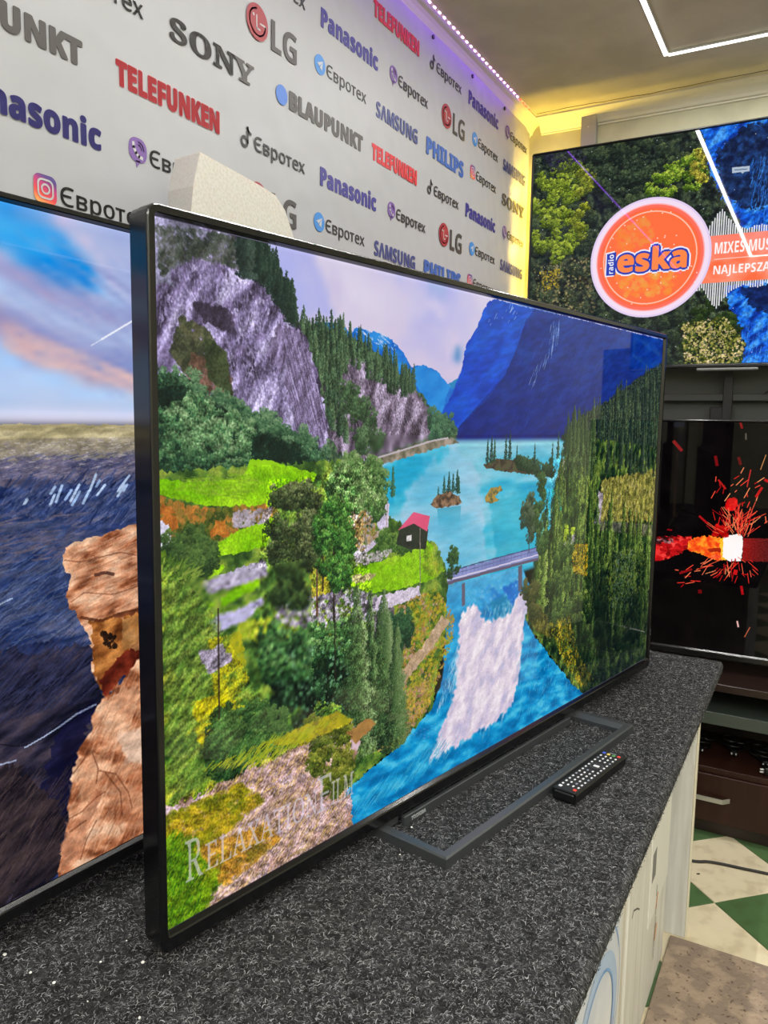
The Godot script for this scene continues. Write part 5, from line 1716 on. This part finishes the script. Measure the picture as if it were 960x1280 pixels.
func desert_picture() -> Texture2D:
	canvas(1600, 900, 202)
	F([447, -103, 1483, -620, 1490, 272, 416, 275], [150, 186, 236, 168, 198, 240, 184, 206, 242], 0, 0.4, 1.6, 0.3, 0, 1)
	F([502, 56, 1198, -76, 1195, 94, 1069, 114, 1004, 71, 930, 15, 873, 10, 506, 10], [150, 166, 216, 166, 178, 222, 182, 188, 224], 0, 0.5, 1.2, 0.6, 4, 1)
	F([505, 21, 874, 3, 922, 9, 970, 36, 1004, 60, 1013, 81, 999, 89, 947, 84, 904, 67, 871, 54, 501, 68], [10, 120, 212, 24, 146, 230, 70, 172, 238], 0, 0.6, 1.6, -0.9, 8, 1)
	F([912, 68, 948, 80, 1003, 89, 981, 94, 927, 87], [60, 120, 200], 0, 1, 1, 0, 8, 0.6)
	F([501, 75, 871, 58, 904, 71, 955, 90, 1017, 100, 1074, 113, 1074, 129, 1002, 129, 938, 114, 892, 99, 870, 92, 499, 94], [126, 134, 190, 150, 152, 202, 176, 172, 212], 0, 0.6, 1.8, -1, 8, 0.85)
	F([870, 96, 914, 110, 971, 125, 988, 138, 937, 136, 869, 116], [170, 196, 238, 186, 206, 240], 0, 0.6, 1.8, -1, 8, 0.7)
	F([1001, 164, 1034, 157, 1073, 166, 1072, 195, 1023, 186], [92, 116, 186, 116, 136, 196], 0, 0.7, 1.6, -1, 8, 0.8)
	F([497, 127, 869, 116, 902, 130, 937, 144, 987, 162, 1033, 181, 1072, 199, 1071, 220, 1023, 210, 977, 205, 935, 194, 900, 182, 866, 169, 494, 158], [132, 128, 178, 150, 142, 186, 172, 158, 194], 0, 0.6, 2, -1, 8, 0.9)
	H([867, 162, 900, 178, 935, 191, 977, 202, 1023, 208, 1066, 220, 1066, 215, 1023, 202, 977, 195, 935, 185, 900, 171, 867, 151], 442, 9.6, 35, 16, 1.32, [232, 190, 176, 216, 168, 164, 196, 160, 180], 0.34, 0.15)
	H([871, 68, 1074, 113, 1072, 199, 867, 148], 272, 18, 63, 24, 1.2, [186, 184, 216, 140, 138, 190], 0.187, 0.15)
	G([488, 244, 1082, 220, 1080, 272, 486, 274], rgb(176, 204, 240), rgb(222, 198, 206), 0.1, 0.85, false)
	B(0, 0, 1600, 470, 18)
	H([873, 18, 1075, 40, 1071, 211, 866, 172], 119, 36, 140, 22, 1.56, [206, 210, 236, 120, 150, 210, 150, 146, 196], 0.17, 0.1)
	H([867, 142, 1071, 199, 1070, 218, 866, 181], 102, 18, 84, 15, 1.2, [236, 196, 186, 206, 176, 190], 0.255, 0.08)
	B(0, 0, 1600, 470, 7)
	L([994, 162, 1013, 151], 1.6, rgb(226, 232, 248), 0.7)  # bright reflection streak on the glass, painted into the sky in two strokes
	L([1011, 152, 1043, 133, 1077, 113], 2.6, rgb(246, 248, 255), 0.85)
	F([486, 272, 877, 270, 887, 268, 896, 270, 953, 269, 966, 268, 984, 270, 1080, 269, 1060, 1078, 452, 724], [150, 140, 104, 176, 164, 124, 194, 182, 144], 1, 0.5, 3, 0, 1, 1)
	G([484, 290, 1080, 287, 1078, 355, 482, 322], rgb(120, 110, 112), rgb(70, 74, 100), 0.35, 0.9, false)
	F([483, 303, 898, 314, 926, 316, 937, 312, 947, 317, 996, 319, 1079, 308, 1070, 659, 469, 493], [60, 62, 92, 96, 90, 112, 130, 120, 136], 1, 0.5, 2.2, 0.6, 3, 1)
	H([760, 295, 1075, 287, 1073, 334, 758, 327], 442, 2.4, 11.2, -6, 0.6, [220, 216, 220, 170, 160, 150, 120, 112, 130], 0.425, 0.2)
	H([759, 314, 1074, 308, 1073, 351, 758, 334], 510, 6, 28, -12, 0.72, [60, 66, 104, 140, 130, 150, 40, 52, 96], 0.34, 0.2)
	F([482, 324, 859, 347, 904, 353, 946, 350, 995, 353, 1078, 351, 1058, 1126, 450, 750], [20, 32, 70, 36, 52, 98, 62, 78, 124, 104, 104, 130], 1, 0.7, 1.8, 0.8, 3, 1)
	F([480, 344, 857, 383, 915, 384, 979, 406, 1077, 390, 1076, 437, 978, 438, 855, 434, 477, 393], [44, 58, 104, 74, 82, 118, 112, 108, 130], 1, 0.6, 2, 0.9, 5, 0.8)
	H([858, 350, 1073, 351, 1071, 411, 943, 422, 855, 419], 714, 8.4, 35, -38, 0.96, [18, 28, 64, 54, 72, 122, 96, 104, 140, 30, 44, 88], 0.425, 0.3)
	H([880, 366, 900, 357, 950, 364, 995, 355, 1052, 358, 1042, 374, 954, 380, 892, 378], 15, 8.4, 28, -55, 2.04, [150, 180, 226, 196, 214, 240], 0.6375, 0.2)
	F([612, 366, 945, 393, 986, 459, 990, 552, 882, 556, 602, 520], [24, 40, 84, 50, 66, 108, 88, 90, 116], 1, 0.6, 1.6, 1, 6, 0.8)
	H([680, 390, 987, 437, 996, 565, 671, 547], 1054, 12, 49, -22, 0.9, [20, 34, 80, 60, 80, 130, 110, 120, 150, 44, 50, 80], 0.34, 0.3)
	H([682, 364, 970, 390, 943, 453, 678, 433], 272, 12, 42, -8, 1.2, [120, 106, 116, 90, 86, 110, 60, 70, 110], 0.34, 0.3)
	F([602, 520, 915, 570, 989, 581, 1000, 661, 978, 714, 944, 785, 927, 897, 575, 943], [14, 14, 26, 30, 28, 44, 52, 46, 62, 74, 62, 70], 1, 0.6, 1.2, 1.2, 8, 0.92)
	H([671, 547, 989, 581, 986, 663, 666, 645], 884, 12, 49, -32, 0.9, [20, 24, 50, 60, 64, 96, 40, 40, 66], 0.34, 0.25)
	F([929, 681, 986, 663, 968, 711, 951, 752, 938, 806, 912, 807, 896, 766], [10, 10, 36, 22, 22, 58], 1, 0.8, 1, 0.5, 8, 0.8)
	F([596, 611, 875, 724, 924, 801, 932, 840, 915, 894, 578, 900], [20, 16, 22, 44, 36, 40, 66, 52, 52], 1, 0.6, 1, 1, 8, 0.85)
	H([667, 627, 925, 778, 921, 882, 652, 878], 714, 12, 49, -45, 0.96, [20, 16, 30, 60, 48, 52, 84, 68, 66], 0.2975, 0.3)
	L([876, 696, 905, 690, 929, 683, 954, 674, 986, 669], 2.2, rgb(190, 206, 236), 0.8)
	L([812, 700, 843, 707, 864, 709], 2.2, rgb(180, 196, 230), 0.7)
	L([831, 503, 868, 492], 2.4, rgb(190, 206, 236), 0.7)
	L([814, 659, 844, 680, 865, 690, 882, 693], 1.6, rgb(20, 16, 26), 0.8)
	F([942, 452, 946, 436, 959, 430, 1007, 425, 1055, 416, 1122, 416, 1116, 669, 1035, 635, 1002, 663, 991, 642, 982, 622, 982, 591, 975, 561, 960, 536, 947, 513, 945, 498, 953, 477, 943, 464], [112, 60, 36, 168, 104, 70, 206, 146, 110, 226, 172, 136, 238, 194, 160], 1, 0.7, 1.5, 0.4, 3, 1)
	F([979, 544, 1030, 550, 1119, 554, 1117, 656, 1035, 635, 1002, 663, 991, 642, 982, 622, 982, 586], [90, 46, 20, 150, 88, 40, 196, 128, 66], 1, 1, 1.2, 0, 4, 1)
	F([991, 635, 1029, 609, 1065, 593, 1118, 598, 1117, 656, 1035, 638, 1002, 663], [70, 22, 14, 110, 38, 24, 140, 60, 36], 1, 1, 1, 0, 3, 1)
	D([999, 566, 1023, 577, 1021, 598, 1003, 588], 39, 1.65, 4.2, [20, 14, 12, 50, 30, 20], 1, 0.9)
	F([1034, 552, 1119, 560, 1117, 618, 1032, 600], [150, 104, 58, 186, 140, 90], 1, 1, 2, 0, 3, 0.7)
	H([947, 437, 1122, 428, 1119, 547, 965, 535], 510, 9.6, 42, -14, 0.96, [150, 88, 60, 200, 140, 108, 240, 200, 170], 0.187, 0.12)
	L([943, 453, 967, 459, 993, 457, 1033, 454, 1075, 466], 2, rgb(100, 54, 36), 0.5)
	L([951, 513, 972, 503, 1018, 514, 1074, 508], 2, rgb(110, 60, 40), 0.5)
	L([965, 537, 997, 549, 1031, 544, 1088, 545], 4, rgb(80, 40, 24), 0.8)
	L([989, 481, 1007, 480, 1022, 485], 5, rgb(70, 40, 34), 0.8)
	F([1118, 611, 1109, 988, 1017, 994, 917, 928, 920, 883, 929, 850, 937, 824, 935, 808, 943, 761, 958, 723, 980, 703, 978, 684, 1001, 663, 1027, 652, 1057, 622], [112, 60, 36, 168, 104, 70, 206, 146, 110, 226, 172, 136, 238, 194, 160], 1, 0.7, 1, -0.8, 3, 1)
	H([1117, 637, 1111, 920, 921, 897, 940, 784, 965, 728, 1006, 669], 884, 12, 49, -58, 1.02, [140, 80, 50, 190, 124, 88, 226, 170, 132, 244, 200, 170], 0.187, 0.16)
	F([993, 671, 1027, 657, 1070, 663, 1047, 713, 1011, 726], [232, 182, 146], 1, 1, 1, 0, 6, 0.45)
	F([947, 763, 977, 738, 998, 770, 981, 813, 955, 826], [222, 164, 126], 1, 1, 1, 0, 6, 0.45)
	F([1023, 817, 1067, 796, 1069, 895, 1035, 886], [176, 112, 78], 1, 1, 1, 0, 6, 0.45)
	F([993, 774, 1023, 792, 1040, 837, 1021, 880, 1008, 836], [150, 90, 60], 1, 1, 1, 0, 6, 0.45)
	F([929, 838, 964, 848, 946, 894, 921, 894], [214, 154, 118], 1, 1, 1, 0, 6, 0.45)
	B(925, 617, 1109, 988, 2)
	F([930, 824, 955, 826, 982, 795, 997, 806, 974, 834, 953, 891, 921, 894], [150, 92, 66, 190, 124, 90], 1, 1, 1, -0.8, 4, 0.5)
	L([936, 822, 958, 820, 982, 808, 997, 806], 2.6, rgb(96, 50, 30), 0.5)
	L([937, 842, 954, 838, 964, 836], 2.6, rgb(96, 50, 30), 0.5)
	L([977, 738, 986, 766, 982, 788], 2.6, rgb(96, 50, 30), 0.5)
	L([986, 769, 1016, 786, 1037, 823, 1043, 851], 2.6, rgb(96, 50, 30), 0.5)
	L([997, 776, 1023, 817, 1025, 856], 2.6, rgb(96, 50, 30), 0.5)
	L([945, 759, 967, 741], 2.6, rgb(96, 50, 30), 0.5)
	L([953, 891, 963, 866, 981, 843], 2.6, rgb(96, 50, 30), 0.5)
	D([1025, 730, 1061, 733, 1069, 784, 1037, 775], 132, 3.3, 8.4, [214, 176, 150, 230, 196, 172], 1, 0.4)
	N([486, 274, 1080, 272, 1058, 1126, 450, 750], 0.16, 0.4, 0.7, 1.2, 0.5)
	return finish()

func radio_picture() -> Texture2D:
	canvas(1600, 900, 303)
	F([-113, -268, 1695, -86, 1800, 1098, -63, 1116], [16, 22, 24, 30, 40, 38, 48, 60, 48, 66, 78, 56], 1, 1.2, 1.2, 0, 0, 1)
	R([-13, -20, 683, -5, 738, 917, 23, 903], 260, 18, 40, [14, 20, 22, 30, 42, 36, 54, 68, 48, 84, 98, 62], 3)
	R([-8, 97, 80, 76, 208, 13, 241, 211, 173, 467, 96, 460, 5, 351], 70, 16, 32, [40, 52, 20, 84, 104, 28, 130, 150, 40, 176, 186, 70], 3)
	R([191, 75, 253, 116, 231, 373, 183, 368], 22, 12, 24, [60, 70, 20, 120, 130, 36, 170, 170, 60], 3)
	R([418, 154, 542, 140, 658, 66, 708, 118, 667, 217, 516, 229], 44, 12, 26, [30, 50, 20, 80, 110, 30, 130, 160, 50, 186, 190, 80], 3)
	R([635, 77, 700, 87, 695, 191, 653, 185], 16, 10, 20, [90, 96, 30, 150, 140, 50, 200, 180, 80], 3)
	D([4, -50, 179, -39, 233, 49, 80, 76], 308, 1.65, 4.8, [20, 20, 44, 44, 40, 70, 60, 70, 60], 1, 0.7)
	D([13, 453, 251, 440, 296, 674, 141, 700, 22, 591], 572, 1.65, 5.4, [40, 44, 36, 84, 84, 60, 150, 140, 80, 176, 150, 120], 1, 0.6)
	D([43, 490, 132, 480, 129, 564, 64, 566], 132, 1.65, 4.2, [150, 130, 30, 200, 170, 50], 1, 0.7)
	D([252, 84, 444, 49, 540, 93, 324, 221], 440, 1.65, 4.8, [20, 30, 30, 50, 66, 50, 84, 104, 70], 1, 0.6)
	N([-109, -168, 736, -84, 885, 951, -69, 937], 0.8, 0.8, 1, 1, 0)
	F([671, -13, 906, -26, 1704, 14, 1749, 521, 935, 412, 850, 389, 772, 276, 723, 180], [4, 44, 140, 10, 76, 190, 24, 110, 222, 70, 150, 236], 1, 0.9, 0.7, 0.6, 8, 1)
	F([732, 92, 813, 16, 908, 9, 1025, 164, 956, 327, 845, 314, 756, 244], [10, 18, 44, 20, 34, 70, 30, 60, 110], 1, 1.2, 1.2, 0, 12, 0.9)
	H([848, 138, 1019, 78, 1043, 423, 878, 392], 272, 12, 42, 100, 1.2, [20, 110, 230, 80, 160, 240, 10, 60, 170], 0.34, 0.2)
	F([792, 603, 946, 590, 1756, 599, 1795, 1044, 871, 951, 883, 828, 828, 719], [4, 44, 140, 10, 76, 190, 24, 110, 222, 70, 150, 236], 1, 0.9, 0.7, 0.6, 6, 1)
	F([850, 614, 1001, 595, 1087, 688, 1024, 744, 897, 692], [8, 20, 60, 16, 40, 100], 1, 1, 1, 0, 10, 0.9)
	H([858, 736, 1063, 716, 1077, 924, 883, 920], 238, 9.6, 30.8, 96, 1.2, [30, 120, 240, 90, 170, 250, 10, 70, 190], 0.34, 0.2)
	R([649, 694, 794, 640, 876, 797, 869, 914, 646, 909], 60, 14, 26, [16, 26, 18, 34, 54, 26, 70, 92, 40], 3)
	D([643, 741, 799, 717, 883, 828, 868, 908, 665, 910], 924, 1.65, 4.8, [60, 70, 20, 140, 140, 60, 206, 186, 120, 226, 200, 160], 1, 0.8)
	F([545, 248, 546, 264, 585, 914, 597, 915, 561, 250], [24, 26, 26], 0, 1, 1, 0, 0, 0)
	N([668, -67, 1011, -35, 1079, 954, 648, 948], 0.4, 0.6, 1, 1, 0)
	D([3, -83, 908, 3, 967, 907, 41, 886], 132, 0.88, 2.16, [220, 226, 230, 180, 196, 200], 1, 0.85)
	F([793, 157, 855, 160, 856, 180, 837, 180, 832, 186, 826, 179, 795, 178], [176, 190, 206], 0, 1, 1, 0, 0, 1)
	L([802, 168, 847, 170], 3, rgb(60, 90, 130), 1)
	for i in 150:
		var hh := 10.0 + 14.0 * absf(sin(i * 0.37)) + pr.randf() * 8.0
		if absf(i - 14.0) < 7.0:
			hh += 76.0 * (1.0 - absf(i - 14.0) / 7.0)
		var xx := 651 + i * 8.4
		if xx < 1540:
			L([xx, 407 - maxf(hh, 8.0), xx, 587 + maxf(hh, 8.0)], 4.6, rgb(240, 238, 246), 0.95)
	F([501, 407, 1550, 407, 1550, 587, 501, 587], [255, 110, 68, 255, 130, 96, 255, 154, 128], 0, 1, 1.6)
	G([501, 407, 1550, 407, 1550, 497, 501, 497], rgb(255, 138, 128), rgb(255, 138, 128), 0.6, 0.2)
	L([750, 497, 1510, 497], 3.5, rgb(255, 216, 208), 0.9)
	W("MIXES MUS", 750, 477, 196, 44, rgb(255, 246, 246), 1.0)
	W("NAJLEPSZA", 750, 565, 200, 44, rgb(255, 246, 246), 1.0)
	dab(501, 469, 237.4, 237.4, rgb(226, 206, 240))
	dab(501, 469, 229.6, 229.6, rgb(244, 222, 244))
	dab(501, 469, 212.8, 212.8, rgb(255, 176, 176))
	dab(501, 469, 208.3, 208.3, rgb(255, 112, 92))
	dab(501, 469, 197.1, 197.1, rgb(255, 104, 70))
	dab(501, 469, 190.4, 190.4, rgb(255, 112, 64))
	D([351, 499, 621, 509, 591, 619, 411, 619], 260, 4, 11, [255, 122, 52, 246, 150, 58, 240, 170, 80], 1, 0.5)
	D([361, 349, 481, 299, 521, 409, 381, 439], 160, 4, 11, [255, 122, 52, 246, 140, 58, 240, 154, 80], 1, 0.45)
	for i in 180:
		var a := TAU * i / 180.0
		var b := TAU * (i + 1.2) / 180.0
		L([501 + cos(a) * 182.6, 469 + sin(a) * 182.6, 501 + cos(b) * 182.6, 469 + sin(b) * 182.6], 5, rgb(255, 200, 180), 0.9)
		if i % 5 == 0:
			dab(501 + cos(a) * 201.6 * pr.randf_range(0.3, 1.08), 469 + sin(a) * 201.6 * pr.randf_range(0.3, 1.08), 2.6, 2.6, rgb(255, 230, 220), 0.8)
	W("eska", 378, 519, 267, 92, rgb(240, 236, 250), 1.0, true, false, 17)
	W("eska", 378, 519, 267, 92, rgb(240, 236, 250), 1.0, true, false, 8.5)
	W("eska", 378, 519, 267, 92, rgb(40, 62, 176), 1.0, true, false, 11)
	W("eska", 378, 519, 267, 92, rgb(40, 62, 176), 1.0, true, false, 5.5)
	F([326, 435, 362, 429, 362, 533, 326, 533], [240, 236, 250])
	F([331, 440, 368, 434, 368, 528, 331, 528], [40, 62, 176])
	W("radio", 360, 521, 78, 24, rgb(244, 242, 252), 1.0, true, false, 0.0, -PI / 2)
	W("eska", 378, 519, 267, 92, rgb(255, 136, 72), 1.0, true, false, 3.0)
	return finish()

func sparks_picture() -> Texture2D:
	canvas(1600, 900, 404)
	F([-691, -161, 1652, -239, 1760, 973, -660, 1398], [3, 2, 3, 6, 4, 5, 10, 6, 7], 0, 1, 1, 0, 0, 1)
	F([467, 488, 534, 457, 638, 453, 648, 472, 604, 516, 558, 546, 472, 570, 206, 609, 201, 491], [70, 4, 6, 150, 10, 14, 220, 30, 30, 250, 80, 60], 1, 2.4, 2.4, 0, 6, 1)
	D([306, 492, 629, 463, 604, 516, 510, 556, 310, 582], 420, 3, 10, [110, 4, 8, 190, 14, 20, 240, 40, 40, 255, 90, 80], 1.2, 0.8)
	D([357, 482, 553, 460, 573, 478, 409, 509], 160, 2, 6, [20, 4, 6, 60, 20, 24, 190, 150, 150], 1.2, 0.8)
	F([625, 469, 661, 449, 711, 441, 752, 448, 762, 531, 726, 536, 688, 523, 651, 512, 622, 504], [240, 60, 20, 255, 110, 30, 255, 160, 40], 1, 1.6, 1.6, 0, 5, 1)
	F([696, 497, 745, 483, 747, 502, 706, 506], [140, 20, 10, 190, 50, 20], 0, 1, 1, 0, 3, 1)
	F([739, 449, 760, 437, 770, 530, 748, 532], [255, 190, 40, 255, 220, 70], 0, 1, 1, 0, 3, 1)
	F([752, 452, 758, 437, 787, 430, 808, 425, 821, 437, 823, 495, 820, 530, 780, 537, 754, 521], [255, 250, 250, 255, 244, 236], 0, 1, 1, 0, 2, 1)
	F([822, 441, 921, 433, 1416, 389, 1424, 481, 927, 523, 824, 530], [60, 14, 16, 86, 26, 26, 104, 40, 36], 2, 1, 1, 0, 1, 1)
	G([822, 441, 972, 428, 978, 518, 824, 530], rgb(230, 20, 20), rgb(60, 14, 16), 0.5, 0, true)
	D([711, 441, 726, 396, 763, 402, 765, 437], 120, 3, 9, [120, 4, 6, 200, 10, 10, 240, 30, 20], 1, 0.5)
	D([753, 325, 761, 295, 784, 289, 791, 313, 776, 338], 90, 3, 8, [200, 8, 12, 255, 30, 30], 1, 0.8)
	H([751, 364, 822, 359, 827, 436, 756, 442], 35, 18, 67.5, -100, 1.15, [170, 10, 14, 230, 30, 26, 255, 90, 60, 255, 170, 110], 0.8, 0.5)
	H([778, 362, 848, 357, 853, 434, 783, 440], 30, 22, 82.5, -60, 1.15, [170, 10, 14, 230, 30, 26, 255, 90, 60, 255, 170, 110], 0.8, 0.5)
	H([715, 357, 786, 352, 791, 429, 720, 436], 20, 14, 52.5, -135, 1.15, [170, 10, 14, 230, 30, 26, 255, 90, 60, 255, 170, 110], 0.8, 0.5)
	H([752, 522, 823, 515, 828, 593, 757, 601], 20, 14, 52.5, 100, 1.15, [170, 10, 14, 230, 30, 26, 255, 90, 60, 255, 170, 110], 0.8, 0.5)
	H([688, 518, 760, 511, 765, 590, 693, 598], 18, 16, 60, 140, 1.15, [170, 10, 14, 230, 30, 26, 255, 90, 60, 255, 170, 110], 0.8, 0.5)
	H([796, 517, 866, 510, 871, 588, 801, 596], 12, 12, 45, 60, 1.15, [170, 10, 14, 230, 30, 26, 255, 90, 60, 255, 170, 110], 0.8, 0.5)
	H([678, 193, 905, 182, 920, 409, 692, 428], 34, 8, 44, -62, 1.5, [170, 10, 14, 230, 30, 26, 255, 90, 60, 255, 170, 110], 0.85, 0.7)
	H([588, 569, 842, 532, 849, 649, 612, 658], 16, 8, 40, 150, 1.7, [170, 10, 14, 230, 30, 26, 255, 90, 60, 255, 170, 110], 0.7, 0.6)
	L([546, 74, 581, 113], 12, rgb(150, 24, 26), 0.9)
	L([704, 128, 713, 167], 11, rgb(130, 14, 18), 0.9)
	L([786, 130, 796, 159], 10, rgb(110, 10, 14), 0.9)
	L([784, -3, 792, 21], 8, rgb(150, 14, 20), 0.9)
	L([865, 175, 880, 118], 3, rgb(220, 150, 90), 0.9)
	L([720, 220, 749, 255], 7, rgb(190, 30, 26), 0.9)
	L([823, 243, 832, 176], 4, rgb(220, 40, 40), 0.9)
	L([856, 280, 875, 241], 9, rgb(210, 14, 20), 0.9)
	L([881, 212, 899, 220], 10, rgb(210, 10, 20), 0.9)
	L([659, 366, 690, 393], 8, rgb(190, 20, 24), 0.9)
	L([599, 603, 645, 581], 9, rgb(150, 10, 16), 0.9)
	L([678, 660, 681, 675], 14, rgb(120, 8, 12), 0.9)
	L([821, 767, 827, 791], 6, rgb(255, 200, 190), 0.9)
	L([851, 827, 868, 785], 3, rgb(220, 110, 70), 0.9)
	L([827, 627, 834, 661], 9, rgb(190, 10, 20), 0.9)
	L([542, 430, 561, 431], 7, rgb(140, 10, 20), 0.9)
	L([804, 566, 802, 586], 14, rgb(220, 20, 24), 0.9)
	L([806, 39, 808, 63], 5, rgb(110, 100, 90), 0.9)
	return finish()
